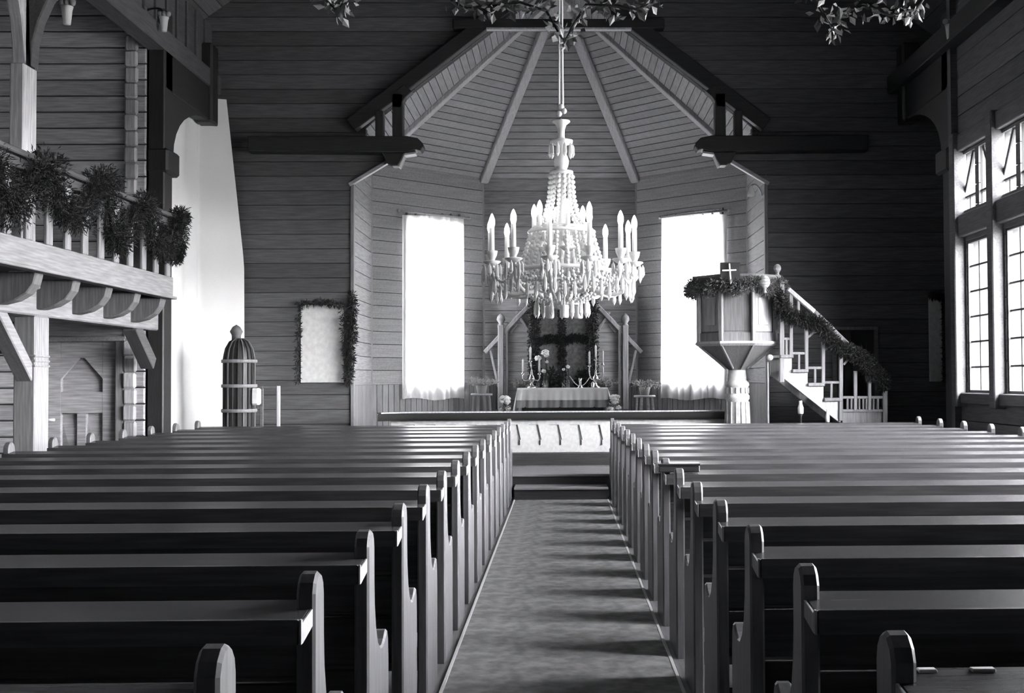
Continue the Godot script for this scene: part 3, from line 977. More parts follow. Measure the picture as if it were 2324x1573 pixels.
	# flowers on the altar
	var fl := [[1238, 803, 0.075, "large white bloom high above the altar cloth"], [1221, 814, 0.06, "white bloom drooping over the silver candelabrum"], [1289, 833, 0.034, "small round white bloom beside the garland cross, higher of the two"], [1279, 839, 0.028, "small round white bloom beside the garland cross, lower of the two"], [1241, 822, 0.03, "small pale bloom under the large white bloom"], [1234, 843, 0.04, "white trumpet flower above the altar cloth"]]
	for e in fl:
		var p := at(e[0], e[1], 19.75)
		var f := thing("white_flower", e[3], "flower", Vector3(p.x, top + 0.005, p.z))
		st = mb(true)
		blossom(st, Vector3(0, p.y - top, 0), e[2])
		obj("bloom", st, M.petal, f)
		st = mb(true)
		tube(st, [Vector3(0, 0.05, 0), Vector3(0.01, (p.y - top) * 0.5, 0), Vector3(0, p.y - top - e[2] * 0.5, 0)], 0.006, 6)
		obj("stem", st, M.leaf, f)
		st = mb(true)
		lathe(st, [[0.0, 0.0], [0.025, 0.0], [0.03, 0.06], [0.016, 0.1], [0.02, 0.12], [0.0, 0.11]], Vector3.ZERO, 10)
		obj("vase", st, M.glass, f)
	# white bouquets in front of the table ends and plant stools
	for e in [[1146, 908, "white hydrangea bouquet on the floor by the stove end of the altar"], [1396, 906, "white hydrangea bouquet on the floor by the pulpit end of the altar"]]:
		var p := at(e[0], e[1], 19.3)
		var f := thing("hydrangea", e[2], "flowers", Vector3(p.x, y0 if absf(p.x) < 1.0 else YC, p.z))
		var h := p.y - f.position.y
		st = mb(true)
		blossom(st, Vector3(0, h, 0), 0.1)
		blossom(st, Vector3(0.05, h - 0.14, 0.06), 0.05)
		blossom(st, Vector3(-0.06, h - 0.16, 0.05), 0.045)
		obj("blooms", st, M.petal, f)
		st = mb()
		sprigs(st, [Vector3(0, 0.12, 0), Vector3(0, h - 0.1, 0)], 0.11, 120, 0.11, 0.6)
		obj("leaves", st, M.leaf_mid, f)
		st = mb(true)
		lathe(st, [[0.0, 0.0], [0.07, 0.0], [0.1, 0.16], [0.09, 0.17], [0.0, 0.15]], Vector3.ZERO, 14)
		obj("pot", st, M.pot, f)
	for e in [[1093, 893, 19.3, "slatted wooden plant stool before the chancel window facing the pulpit", "pale fern on the slatted stool by the stove side window", M.apse_v[2]], [1463, 897, 19.3, "pale slatted plant stool below the garlanded pulpit window", "pale fern on the pale slatted stool beside the altar", M.pale_trim]]:
		var p := at(e[0], e[1], e[2])
		var h := p.y - YC
		var sl := thing("plant_stool", e[3], "stool", Vector3(p.x, YC, p.z))
		st = mb(true)
		lathe(st, [[0.0, h - 0.035], [0.17, h - 0.035], [0.18, h - 0.02], [0.17, h], [0.0, h]], Vector3.ZERO, 20)
		obj("seat", st, e[5], sl)
		for k in 8:
			var a := TAU * (k + 0.5) / 8
			st = mb()
			beam(st, Vector3(cos(a) * 0.2, 0.0, sin(a) * 0.2), Vector3(cos(a) * 0.13, h - 0.03, sin(a) * 0.13), 0.03, 0.03, 0.004)
			obj("leg", st, e[5], sl)
		st = mb(true)
		var ring := []
		for k in 21: ring.append(Vector3(cos(TAU * k / 20) * 0.165, h * 0.45, sin(TAU * k / 20) * 0.165))
		tube(st, ring, 0.013, 6)
		obj("ring", st, e[5], sl)
		var pf := thing("potted_fern", e[4], "plant", Vector3(p.x, p.y, p.z))
		st = mb(true)
		lathe(st, [[0.0, 0.0], [0.07, 0.0], [0.095, 0.13], [0.085, 0.13], [0.0, 0.11]], Vector3.ZERO, 14)
		obj("pot", st, M.pot, pf)
		fern(pf, Vector3(0, 0.1, 0), 30, 0.3, M.leaf_pale)

func candelabrum(p: Vector3, label: String, us: Array, vs: Array, z: float) -> void:
	var t := thing("candelabrum", label, "candelabrum", p)
	var st := mb(true)
	lathe(st, [[0.0, 0.0], [0.09, 0.0], [0.075, 0.025], [0.03, 0.05], [0.02, 0.09], [0.055, 0.14], [0.05, 0.18], [0.02, 0.22], [0.015, 0.3], [0.0, 0.31]], Vector3.ZERO, 16)
	obj("foot", st, M.silver, t)
	for i in 3:
		var e := at(us[i], vs[i], z) - p
		e.z = 0.0
		st = mb(true)
		if absf(e.x) > 0.04:
			tube(st, curve(Vector3(0, 0.16, 0), Vector3(e.x * 0.8, 0.1, 0), Vector3(e.x * 1.2, e.y * 0.6, 0), e, 10), 0.011, 8)
		else:
			tube(st, [Vector3(0, 0.28, 0), e], 0.013, 8)
		lathe(st, [[0.0, -0.01], [0.03, 0.0], [0.035, 0.015], [0.02, 0.02], [0.018, 0.05], [0.0, 0.05]], e, 12)
		var arm := obj("arm", st, M.silver, t)
		st = mb(true)
		lathe(st, [[0.0, 0.03], [0.016, 0.03], [0.016, 0.24], [0.004, 0.25], [0.0, 0.275]], e, 10)
		obj("candle", st, M.candle, arm)

func gallery() -> void:
	var XF := -4.4
	var ZF := 13.6; var ZN := -2.6      # far end (depth) and near end behind the camera
	var t := thing("gallery", "pale timber gallery on posts and curved corbels along the nave", "gallery", Vector3(-NX, 0, -ZF))
	var o := t.position
	var L := ZF - ZN
	var st := mb()
	var yb := at_x(396, 678, XF).y
	# floor and fascia
	st = mb()
	box(st, Vector3(-6.0, yb + 0.12, -(ZF + ZN) / 2) - o, Vector3(2.9, 0.1, L - 0.4), 0.0)
	obj("gallery_floor", st, M.gal_dark, t)
	st = mb()
	box(st, Vector3(XF - 0.04, yb + 0.12, -(ZF + ZN) / 2) - o, Vector3(0.07, 0.24, L), 0.008)
	obj("fascia", st, M.gal, t)
	st = mb()
	box(st, Vector3(XF - 0.03, yb + 0.005, -(ZF + ZN) / 2) - o, Vector3(0.12, 0.03, L + 0.06), 0.006)
	obj("fascia_moulding", st, M.gal, t)
	st = mb()
	box(st, Vector3(XF - 0.7, yb + 0.12, -ZF + 0.03) - o, Vector3(1.3, 0.24, 0.06), 0.008)
	obj("end_fascia", st, M.gal_dark, t)
	# handrail in two layers
	var yr := at_x(412, 497, XF).y
	st = mb()
	box(st, Vector3(XF - 0.03, yr - 0.02, -(ZF + ZN) / 2) - o, Vector3(0.14, 0.05, L), 0.01)
	obj("handrail", st, M.gal_dark, t)
	st = mb()
	box(st, Vector3(XF - 0.03, yr - 0.1, -(ZF + ZN) / 2) - o, Vector3(0.07, 0.09, L), 0.008)
	obj("under_rail", st, M.gal_dark, t)
	var k := 0
	while 13.47 - 0.39 * k > ZN + 0.2:
		var z := 13.47 - 0.39 * k
		k += 1
		st = mb()
		box(st, Vector3(XF - 0.03, (yb + 0.24 + yr - 0.14) / 2, -z) - o, Vector3(0.035, yr - 0.14 - yb - 0.24, 0.12), 0.008)
		obj("baluster", st, M.gal_y, t)
	st = mb()
	box(st, Vector3(XF - 0.35, (yb + yr) / 2 + 0.05, -ZF + 0.02) - o, Vector3(0.6, yr - yb - 0.3, 0.03), 0.004)
	obj("end_board", st, M.gal_dark, t)
	# corbels
	k = 0
	while 13.5 - 0.8 * k > ZN:
		var z := 13.5 - 0.8 * k
		k += 1
		var poly := PackedVector2Array([Vector2(-5.0, 2.12), Vector2(-4.78, 2.12), Vector2(-4.66, 2.15), Vector2(-4.56, 2.21), Vector2(-4.5, 2.29), Vector2(-4.48, 2.37), Vector2(-4.48, yb), Vector2(-5.0, yb)])
		st = mb()
		prism(st, poly, Vector3(0, 0, -z) - o, Vector3.RIGHT, Vector3.UP, -0.08, 0.08, 0.01)
		obj("corbel", st, M.corbel, t)
	# beam
	st = mb()
	box(st, Vector3(-NX - 0.02, 2.21, -(14.35 + ZN) / 2) - o, Vector3(0.2, 0.3, 14.35 - ZN), 0.015)
	obj("beam", st, M.gal, t)
	st = mb()
	box(st, Vector3(-NX + 0.09, 2.33, -(14.35 + ZN) / 2) - o, Vector3(0.05, 0.05, 14.35 - ZN), 0.01)
	obj("beam_moulding", st, M.gal, t)
	# posts below and above, with braces
	for z in [11.15, 7.4, 3.6]:
		st = mb()
		box(st, Vector3(-NX - 0.02, 1.03, -z) - o, Vector3(0.2, 2.06, 0.3), 0.012)
		obj("post", st, M.gal_y, t)
		for j in 3:
			st = mb()
			box(st, Vector3(-NX - 0.02, 1.6 + j * 0.045, -z) - o, Vector3(0.215, 0.022, 0.315), 0.006)
			obj("post_ring", st, M.gal_y, t)
		for s in [1.0]:
			st = mb()
			beam(st, Vector3(-NX - 0.02, 1.5, -z + s * 0.1) - o, Vector3(-NX - 0.02, 2.1, -z + s * 0.78) - o, 0.13, 0.15, 0.01, Vector3.RIGHT)
			obj("brace", st, M.gal, t)
		st = mb()
		box(st, Vector3(-NX - 0.06, 3.4, -z + 0.12) - o, Vector3(0.13, 1.95, 0.28), 0.012)
		var up := obj("upper_post", st, M.post_lit, t)
		st = mb()
		box(st, Vector3(-NX - 0.06, 4.95, -z + 0.12) - o, Vector3(0.12, 1.2, 0.2), 0.012)
		obj("neck", st, M.gal_dark, up)
		for s in [-1.0, 1.0]:
			var pl := PackedVector2Array()
			for i in 9:
				var a := PI / 2 * i / 8.0
				pl.append(Vector2(0.1 + 0.85 * (1 - cos(a)), 4.36 + 1.1 * sin(a)))
			pl.append(Vector2(0.95, 5.62)); pl.append(Vector2(0.72, 5.62))
			for i in 7:
				var a := PI / 2 * (6 - i) / 6.0
				pl.append(Vector2(0.02 + 0.6 * (1 - cos(a)) , 4.6 + 0.95 * sin(a)))
			st = mb()
			prism(st, pl, Vector3(-NX, 0, -z + 0.12) - o, Vector3(0, 0, s), Vector3.UP, 0.0 if s > 0 else -0.12, 0.12 if s > 0 else 0.0, 0.012)
			obj("curved_brace", st, M.post_lit if s > 0 else M.gal_dark, up)
		var pn := PackedVector2Array()
		for i in 9:
			var a := PI / 2 * i / 8.0
			pn.append(Vector2(0.1 + 0.9 * (1 - cos(a)), 4.36 + 1.1 * sin(a)))
		pn.append(Vector2(1.0, 5.62)); pn.append(Vector2(0.05, 5.62))
		st = mb()
		prism(st, pn, Vector3(-NX - 0.06, 0, -z + 0.12) - o, Vector3.RIGHT, Vector3.UP, -0.08, 0.08, 0.012)
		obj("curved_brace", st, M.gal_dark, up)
	# brace at the log wall
	st = mb()
	beam(st, Vector3(-NX - 0.02, 1.66, -14.3) - o, Vector3(-NX - 0.02, 2.1, -13.7) - o, 0.16, 0.16, 0.01, Vector3.RIGHT)
	obj("brace", st, M.gal_dark, t)

	# log wall behind the gallery, with its door
	var w := struct("wall_logs", "log wall with notched corner behind the gallery")
	var d0 := at(104, 776, ZG); var d1 := at(272, 776, ZG)
	clad(w, Vector3(0, 0, -ZG), Vector3.RIGHT, Vector3.UP, rect(-7.6, 0, -NX - 0.12, 6.5), 0.195, M.log, true, [rect(d0.x, -1, d1.x, d0.y)], 0.05, 0.014, false, 0.12, M.gap_shade, "log_course", 0.014)
	for i in 33:
		st = mb()
		box(st, Vector3(-NX - 0.28 + 0.0 * i, 0.0975 + 0.195 * i, -ZG + 0.085 + (0.02 if i % 2 else 0.0)), Vector3(0.15, 0.185, 0.07), 0.02)
		obj("log_end", st, M.log_end[i % 4], w)
	var dr := struct("door_1", "panelled wooden door with a gabled upper panel under the gallery")
	var ctr := (d0.x + d1.x) / 2; var dw: float = d1.x - d0.x; var dh: float = d0.y
	for s in [-1.0, 1.0]:
		st = mb()
		box(st, Vector3(ctr + s * (dw / 2 + 0.03), dh / 2, -ZG + 0.05), Vector3(0.1, dh, 0.09), 0.01)
		obj("jamb", st, M.gal_y, dr)
	st = mb()
	box(st, Vector3(ctr, dh + 0.03, -ZG + 0.06), Vector3(dw + 0.2, 0.06, 0.1), 0.01)
	obj("lintel", st, M.gal, dr)
	st = mb()
	box(st, Vector3(ctr, dh + 0.17, -ZG + 0.05), Vector3(dw + 0.16, 0.2, 0.05), 0.02)
	obj("header_board", st, M.log[1], dr)
	st = mb()
	box(st, Vector3(ctr, dh / 2, -ZG - 0.05), Vector3(dw - 0.02, dh, 0.04), 0.004)
	var leaf := obj("leaf", st, M.log[2], dr)
	# frame of the leaf stands proud, so that the panels sink
	var lx := ctr - dw / 2 + 0.01
	for e in [[lx + 0.1, dh / 2, 0.18, dh], [lx + dw - 0.12, dh / 2, 0.18, dh], [ctr, dh - 0.1, dw - 0.38, 0.2], [ctr, 1.2, dw - 0.38, 0.26], [ctr, 0.12, dw - 0.38, 0.24], [ctr, 0.655, 0.12, 0.83]]:
		st = mb()
		box(st, Vector3(e[0], e[1], -ZG - 0.005), Vector3(e[2], e[3], 0.06), 0.008)
		obj("stile", st, M.log[2], leaf)
	for s in [-1.0, 1.0]:
		st = mb()
		prism(st, PackedVector2Array([Vector2(ctr + s * (dw / 2 - 0.19), dh - 0.19), Vector2(ctr + s * 0.02, dh - 0.19), Vector2(ctr + s * (dw / 2 - 0.19), dh - 0.46)]), Vector3(0, 0, -ZG - 0.03), Vector3.RIGHT, Vector3.UP, 0.0, 0.055, 0.008)
		obj("gable_corner", st, M.log[2], leaf)
		st = mb()
		var pc := Vector3(ctr + s * (dw / 4 - 0.07), 0.655, -ZG - 0.03)
		var h := Vector2(dw / 4 - 0.1, 0.4)
		for j in 4:
			var a := Vector2([-1, 1, 1, -1][j], [-1, -1, 1, 1][j]) * h
			var b := Vector2([1, 1, -1, -1][j], [-1, 1, 1, -1][j]) * h
			tri(st, pc + Vector3(a.x, a.y, 0), pc + Vector3(b.x, b.y, 0), pc + Vector3(0, 0, 0.03))
		obj("raised_panel", st, M.log[3], leaf)
	st = mb(true)
	tube(st, [at(105, 954, ZG - 0.06), at(124, 953, ZG - 0.06)], 0.018, 8)
	obj("handle", st, M.petal, leaf)

	# garland looped over the handrail
	var gp := []
	for e in [[-120, 330], [-60, 420], [-10, 360], [30, 490], [75, 400], [105, 375], [135, 470], [175, 505], [215, 420], [240, 410], [255, 520], [270, 560], [310, 480], [332, 462], [345, 540], [375, 575], [398, 500], [412, 488], [405, 560], [400, 590]]:
		gp.append(at_x(e[0], e[1], XF + 0.06))
	var gg := thing("railing_garland", "dark spruce garland looped over the gallery handrail", "garland", gp[10])
	for i in gp.size(): gp[i] -= gg.position
	st = mb()
	sprigs(st, gp, [0.11, 0.13, 0.12, 0.15, 0.16, 0.17, 0.14, 0.12, 0.14, 0.16, 0.17, 0.12, 0.11, 0.14, 0.14, 0.11, 0.11, 0.1, 0.09, 0.06], 22000, 0.05, 0.2, 0.3)
	obj("foliage", st, M.leaf, gg)
	st = mb(true)
	tube(st, gp, 0.02, 6)
	obj("cord", st, M.leaf, gg)
	# wall lamps high above the gallery and above the windows
	for e in [[372, 45, -NX + 0.2, "white glass wall lamp under the frieze above the gallery"], [2155, 62, NX - 0.2, "white glass wall lamp high above the many-paned windows"], [152, 22, -NX + 0.25, "curved white glass lamp on the pale gallery post"]]:
		var p := at_x(e[0], e[1], e[2])
		var lamp := thing("wall_lamp", e[3], "lamp", p)
		st = mb(true)
		lathe(st, [[0.0, -0.14], [0.035, -0.14], [0.05, 0.0], [0.06, 0.03], [0.0, 0.03]], Vector3.ZERO, 12)
		obj("shade", st, M.frost, lamp)
		st = mb(true)
		for j in 3: ball(st, Vector3(0.05 * (j - 1), 0.07, 0.0), 0.035, 8, 5)
		obj("holder", st, M.leaf_pale, lamp)
		st = mb(true)
		tube(st, curve(Vector3(0, 0.06, 0), Vector3(0, 0.16, 0), Vector3(signf(e[2]) * 0.1, 0.16, 0), Vector3(signf(e[2]) * 0.24, 0.1, 0), 6), 0.012, 6)
		obj("arm", st, M.iron, lamp)
	# sconce on the chancel jamb
	var ps := at(1705, 436, 16.7)
	var sc := thing("sconce", "white glass sconce on the shoulder of the chancel opening above the pulpit", "lamp", ps)
	st = mb(true)
	lathe(st, [[0.0, -0.07], [0.06, -0.06], [0.055, -0.02], [0.03, 0.05], [0.02, 0.09], [0.0, 0.09]], Vector3.ZERO, 12)
	obj("shade", st, M.frost, sc)
	st = mb(true)
	tube(st, curve(Vector3(0, 0.09, 0), Vector3(0.05, 0.14, 0), Vector3(0.14, 0.1, -0.1), Vector3(0.2, 0.0, -0.28), 8), 0.012, 6)
	obj("arm", st, M.iron_pale, sc)

func pew_set(s: float) -> Node3D:
	var n := Node3D.new()
	var poly := PackedVector2Array([Vector2(0, 0), Vector2(0, 0.935), Vector2(0.012, 0.96), Vector2(0.035, 0.978), Vector2(0.058, 0.982), Vector2(0.085, 0.972), Vector2(0.105, 0.95), Vector2(0.113, 0.92), Vector2(0.114, 0.82), Vector2(0.122, 0.74), Vector2(0.145, 0.665), Vector2(0.185, 0.608), Vector2(0.235, 0.576), Vector2(0.29, 0.57), Vector2(0.335, 0.582), Vector2(0.37, 0.602), Vector2(0.392, 0.602), Vector2(0.41, 0.57), Vector2(0.42, 0.5), Vector2(0.42, 0)])
	for x in [AISLE, 4.3]:
		var st := mb()
		# polygon axes: forward, up -> normal is FORWARD x UP = +X
		prism(st, poly.duplicate(), Vector3(s * (x + 0.023), 0, 0), Vector3.FORWARD, Vector3.UP, -0.023, 0.023, 0.007)
		obj("end_panel", st, M.pew_end, n)
	var xa := AISLE + 0.046; var xb := 4.3
	var xm := s * (xa + xb) / 2; var ln := xb - xa
	for e in [[0.475, 0.14], [0.635, 0.15], [0.795, 0.14]]:
		var st := mb()
		box(st, Vector3(xm, e[0], -0.055 - (e[0] - 0.7) * -0.04), Vector3(ln, e[1], 0.024), 0.004)
		obj("back_board", st, M.pew[int(e[0] * 100) % 4], n)
	var sl := mb()
	# sloping book ledge with a lip, on the side of the row behind
	var sec := PackedVector2Array([Vector2(0.075, 0.908), Vector2(0.075, 0.87), Vector2(-0.105, 0.84), Vector2(-0.125, 0.84), Vector2(-0.125, 0.898), Vector2(-0.112, 0.898), Vector2(-0.106, 0.888), Vector2(-0.002, 0.899)])
	var xl := AISLE + 0.012
	prism(sl, sec, Vector3(s * (xl + (xb - xl) / 2), 0, 0), Vector3.FORWARD, Vector3.UP, -(xb - xl) / 2, (xb - xl) / 2, 0.004)
	var led := obj("book_ledge", sl, M.ledge[2], n)
	sl = mb()
	prism(sl, sec.duplicate(), Vector3(s * (xl - 0.003), 0, 0), Vector3.FORWARD, Vector3.UP, -0.003, 0.003, 0.001)
	obj("lit_end_grain", sl, M.lit_end_grain, led)
	var st := mb()
	box(st, Vector3(xm, 0.44, -0.235), Vector3(ln, 0.032, 0.36), 0.01)
	obj("seat", st, M.pew[3], n)
	st = mb()
	box(st, Vector3(xm, 0.36, -0.38), Vector3(ln, 0.12, 0.025), 0.004)
	obj("seat_rail", st, M.pew[1], n)
	st = mb()
	box(st, Vector3(xm, 0.2, -0.06), Vector3(ln, 0.1, 0.025), 0.004)
	obj("lower_rail", st, M.pew[0], n)
	return n

func pews() -> void:
	for s in [-1.0, 1.0]:
		var proto := pew_set(s)
		var z0 := 2.09 if s < 0 else 2.15
		for k in range(-2, 16):
			if k == -1 or k == -2: continue
			var z: float = z0 + 0.808 * k
			var o: Node3D = proto.duplicate()
			o.name = numbered("pew")
			add_child(o)
			o.position = Vector3(0, 0, -z)
			var side := "gallery" if s < 0 else "window"
			var nth: String = ORD[15 - k]
			meta(o, "dark varnished pew with book ledge, %s row from the altar steps, %s side of aisle" % [nth, side], "pew", "pews on the %s side of the aisle" % side)
		proto.free()
	# papers left on the ledge of a near pew
	for e in [[2103, 1497, "short"], [2230, 1496, "long"]]:
		var z := 2.15 + 0.06
		var p := at(e[0], e[1], z)
		var pp := thing("paper_slip", "%s white paper slip lying on the ledge of the rearmost window-side pew" % e[2], "paper", Vector3(p.x, 0.899, -z), "paper slips on the rearmost pew ledge")
		var st := mb()
		box(st, Vector3(0, 0.006, 0.0), Vector3(0.035 if e[2] == "short" else 0.045, 0.012, 0.02), 0.002)
		obj("sheet", st, M.paper, pp)
	# book box on the ledge
	var pb := at(1541, 1045, 6.95)
	var bb := thing("hymn_book_box", "low dark wooden box standing on a window-side pew ledge", "box", Vector3(pb.x, 0.905, -6.98))
	var st := mb()
	box(st, Vector3(0, 0.02, 0), Vector3(0.24, 0.04, 0.1), 0.006)
	obj("body", st, M.pew[1], bb)
	st = mb()
	box(st, Vector3(0, 0.046, 0), Vector3(0.25, 0.012, 0.11), 0.004)
	obj("lid", st, M.pew[3], bb)

func pulpit() -> void:
	var ZP := 15.9
	var c := at(1672, 780, ZP)
	var t := thing("pulpit", "eight-sided wooden pulpit with pale panels on a fluted white pedestal", "pulpit", Vector3(c.x, 0, -ZP))
	var R := 0.55
	var y0 := c.y; var y1: float = at(1672, 640, ZP).y
	var ang := func(k: int) -> float: return deg_to_rad(30.0 + 45.0 * k)
	var v := func(k: int, r: float, y: float) -> Vector3: return Vector3(cos(ang.call(k)) * r, y, sin(ang.call(k)) * r)
	var st := mb()
	lathe(st, [[0.0, y0], [R - 0.04, y0], [R - 0.04, y1], [0.0, y1]], Vector3.ZERO, 8, Basis(), -deg_to_rad(30.0))
	obj("drum", st, M.pulpit_mid, t)
	for k in 8:
		var a: Vector3 = v.call(k, R - 0.02, 0.0); var b: Vector3 = v.call(k + 1, R - 0.02, 0.0)
		var m := (a + b) / 2
		var out := m.normalized()
		var bs := Basis(out.cross(Vector3.UP) * -1.0, Vector3.UP, out)
		var wd := a.distance_to(b)
		st = mb()
		box(st, v.call(k, R - 0.01, (y0 + y1) / 2), Vector3(0.06, y1 - y0, 0.06), 0.012, Basis(Vector3.UP, -ang.call(k)))
		obj("corner_post", st, M.pulpit, t)
		for yy in [y0 + 0.07, y1 - 0.12]:
			st = mb()
			box(st, Vector3(m.x, yy, m.z) * 1.0 - out * 0.01, Vector3(wd, 0.13, 0.05), 0.006, bs)
			obj("panel_rail", st, M.pulpit, t)
		st = mb()
		box(st, Vector3(m.x, (y0 + y1) / 2, m.z) - out * 0.025, Vector3(wd - 0.06, y1 - y0 - 0.3, 0.03), 0.006, bs)
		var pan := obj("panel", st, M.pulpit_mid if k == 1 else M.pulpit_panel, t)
		if k != 1:
			st = mb()
			box(st, Vector3(m.x, (y0 + y1) / 2, m.z) - out * 0.005, Vector3(wd - 0.22, y1 - y0 - 0.46, 0.02), 0.008, bs)
			obj("raised_field", st, M.pulpit_panel, pan)
	st = mb()
	lathe(st, [[0.0, y0 - 0.045], [R + 0.0, y0 - 0.04], [R + 0.05, y0 - 0.01], [R + 0.03, y0 + 0.02], [0.0, y0 + 0.02]], Vector3.ZERO, 8, Basis(), -deg_to_rad(30.0))
	obj("base_moulding", st, M.pulpit_panel, t)
	var yc: float = at(1672, 840, ZP).y
	st = mb()
	lathe(st, [[0.12, yc], [0.16, yc + 0.04], [R - 0.02, y0 - 0.04]], Vector3.ZERO, 8, Basis(), -deg_to_rad(30.0))
	obj("corbel_cone", st, M.pulpit_mid, t)
	for k in 8:
		st = mb()
		beam(st, v.call(k, 0.15, yc + 0.02), v.call(k, R - 0.01, y0 - 0.03), 0.03, 0.03, 0.005)
		obj("cone_rib", st, M.pulpit, t)
	st = mb()
	lathe(st, [[R - 0.08, y1 - 0.03], [R + 0.04, y1 - 0.02], [R + 0.08, y1 + 0.03], [R + 0.08, y1 + 0.06], [R - 0.08, y1 + 0.06], [R - 0.08, y1 - 0.03]], Vector3.ZERO, 8, Basis(), -deg_to_rad(30.0))
	obj("cornice", st, M.pulpit, t)
	# fluted pedestal
	st = mb(true)
	lathe(st, [[0.2, 0.0], [0.2, 0.08], [0.185, 0.1], [0.15, 1.16], [0.165, 1.18], [0.165, 1.22], [0.15, 1.24], [0.15, 1.34], [0.165, 1.36], [0.16, 1.4], [0.13, 1.42], [0.115, yc], [0.0, yc]], Vector3.ZERO, 24)
	var ped := obj("pedestal", st, M.plinth, t)
	for k in 14:
		var a := TAU * k / 14
		st = mb()
		beam(st, Vector3(cos(a) * 0.187, 0.12, sin(a) * 0.187), Vector3(cos(a) * 0.152, 1.14, sin(a) * 0.152), 0.022, 0.022, 0.006)
		obj("flute", st, M.plinth, ped)
		st = mb()
		beam(st, Vector3(cos(a) * 0.152, 1.25, sin(a) * 0.152), Vector3(cos(a) * 0.152, 1.33, sin(a) * 0.152), 0.03, 0.02, 0.006)
		obj("bead", st, M.plinth, ped)
	# book rest, cross, garland, lamps
	var P := t.position
	var zf := ZP - 0.62
	var br := thing("book_rest", "dark cloth-covered book rest on the front of the pulpit", "book rest", at(1659, 640, zf))
	st = mb()
	var b0 := at(1635, 640, zf) - br.position; var b1 := at(1680, 597, zf) - br.position
	box(st, Vector3((b0.x + b1.x) / 2, (b0.y + b1.y) / 2 - 0.02, -0.03), Vector3(b1.x - b0.x, b1.y - b0.y + 0.06, 0.03), 0.006)
	obj("board", st, M.dark, br)
	st = mb()
	box(st, Vector3((b0.x + b1.x) / 2, 0.05, -0.2), Vector3(b1.x - b0.x, 0.02, 0.36), 0.004)
	obj("shelf", st, M.dark, br)
	var cr := thing("pulpit_cross", "white cross on the dark book rest of the pulpit", "cross", at(1659, 645, zf - 0.02))
	st = mb()
	beam(st, Vector3.ZERO, at(1655, 598, zf - 0.02) - cr.position, 0.026, 0.02, 0.003)
	obj("upright", st, M.petal, cr)
	st = mb()
	beam(st, at(1639, 614, zf - 0.02) - cr.position, at(1671, 613, zf - 0.02) - cr.position, 0.026, 0.02, 0.003)
	obj("arm", st, M.petal, cr)
	var ring := []
	for k in 33:
		var a := TAU * k / 32
		ring.append(Vector3(cos(a) * (R + 0.06), -0.02 - 0.12 * absf(sin(a * 4 - deg_to_rad(120))) , sin(a) * (R + 0.06)))
	var gr := thing("pulpit_garland", "dark leafy garland round the rim of the pulpit", "garland", Vector3(P.x, y1, P.z))
	st = mb()
	sprigs(st, ring, 0.095, 9000, 0.05, 0.3, 0.2)
	obj("foliage", st, M.leaf_mid, gr)
	st = mb(true)
	tube(st, ring, 0.02, 6)
	obj("cord", st, M.leaf, gr)
	for e in [[1735, 640, 15.3, 0.075, "round white glass lamp on the garlanded rim of the pulpit"], [1764, 609, 15.75, 0.05, "small white glass lamp rising above the pulpit rim by the stairs"]]:
		var p := at(e[0], e[1], e[2])
		var gl := thing("globe_lamp", e[4], "lamp", p)
		st = mb(true)
		ball(st, Vector3.ZERO, e[3], 16, 10, Vector3(1, 1.15, 1))
		obj("globe", st, M.frost, gl)
		st = mb(true)
		lathe(st, [[0.0, -e[3] * 1.9], [0.035, -e[3] * 1.9], [0.02, -e[3] * 1.4], [0.03, -e[3] * 1.05], [0.0, -e[3]]], Vector3.ZERO, 10)
		obj("holder", st, M.iron_pale, gl)
		for j in 3:
			st = mb(true)
			var rg := []
			for q in 17: rg.append(Vector3(cos(TAU * q / 16) * e[3] * 1.0, (j - 1) * e[3] * 0.5, sin(TAU * q / 16) * e[3] * 1.0) * Vector3(sqrt(1.0 - 0.25 * absf(j - 1)), 1, sqrt(1.0 - 0.25 * absf(j - 1))))
			tube(st, rg, 0.004, 5)
			obj("hoop", st, M.iron_pale, gl)
	# standing candle pole
	var pp := at(1743, 950, 15.35)
	var pole := thing("standing_candlestick", "slim standing candlestick with white globe between pulpit and stairs", "candlestick", Vector3(pp.x, 0, -15.35))
	var yt: float = at(1743, 822, 15.35).y
	st = mb(true)
	lathe(st, [[0.0, 0.0], [0.12, 0.0], [0.1, 0.03], [0.016, 0.08], [0.014, yt], [0.0, yt]], Vector3.ZERO, 10)
	obj("shaft", st, M.pulpit, pole)
	st = mb(true)
	ball(st, Vector3(0.03, yt + 0.06, 0), 0.045, 12, 8, Vector3(1, 0.9, 1))
	obj("globe", st, M.frost, pole)

	# stairs
	var ZS := 15.5
	var s := thing("pulpit_stairs", "pale wooden stairs with open geometric balustrade leading up to the pulpit", "staircase", Vector3(at(1900, 950, ZS).x, 0, -ZS))
	var O := s.position
	var q := func(u: float, vv: float, dz := 0.0) -> Vector3:
		var p := at(u, vv, ZS) - O
		p.z = -dz
		return p
	var treads := [[1770, 1800, 809], [1797, 1834, 842], [1833, 1871, 873], [1869, 1910, 907]]
	var poly := PackedVector2Array()
	for e in [[1770, 852], [1770, 813], [1797, 813], [1797, 846], [1833, 846], [1833, 877], [1869, 877], [1869, 911], [1908, 911], [1908, 960], [1903, 958]]:
		var p: Vector3 = q.call(e[0], e[1])
		poly.append(Vector2(p.x, p.y))
	st = mb()
	prism(st, poly, Vector3(0, 0, -0.04), Vector3.RIGHT, Vector3.UP, 0.0, 0.04, 0.004)
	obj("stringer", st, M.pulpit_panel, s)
	st = mb()
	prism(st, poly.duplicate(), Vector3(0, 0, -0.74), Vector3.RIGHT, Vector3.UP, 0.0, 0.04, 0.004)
	obj("stringer", st, M.pulpit_mid, s)
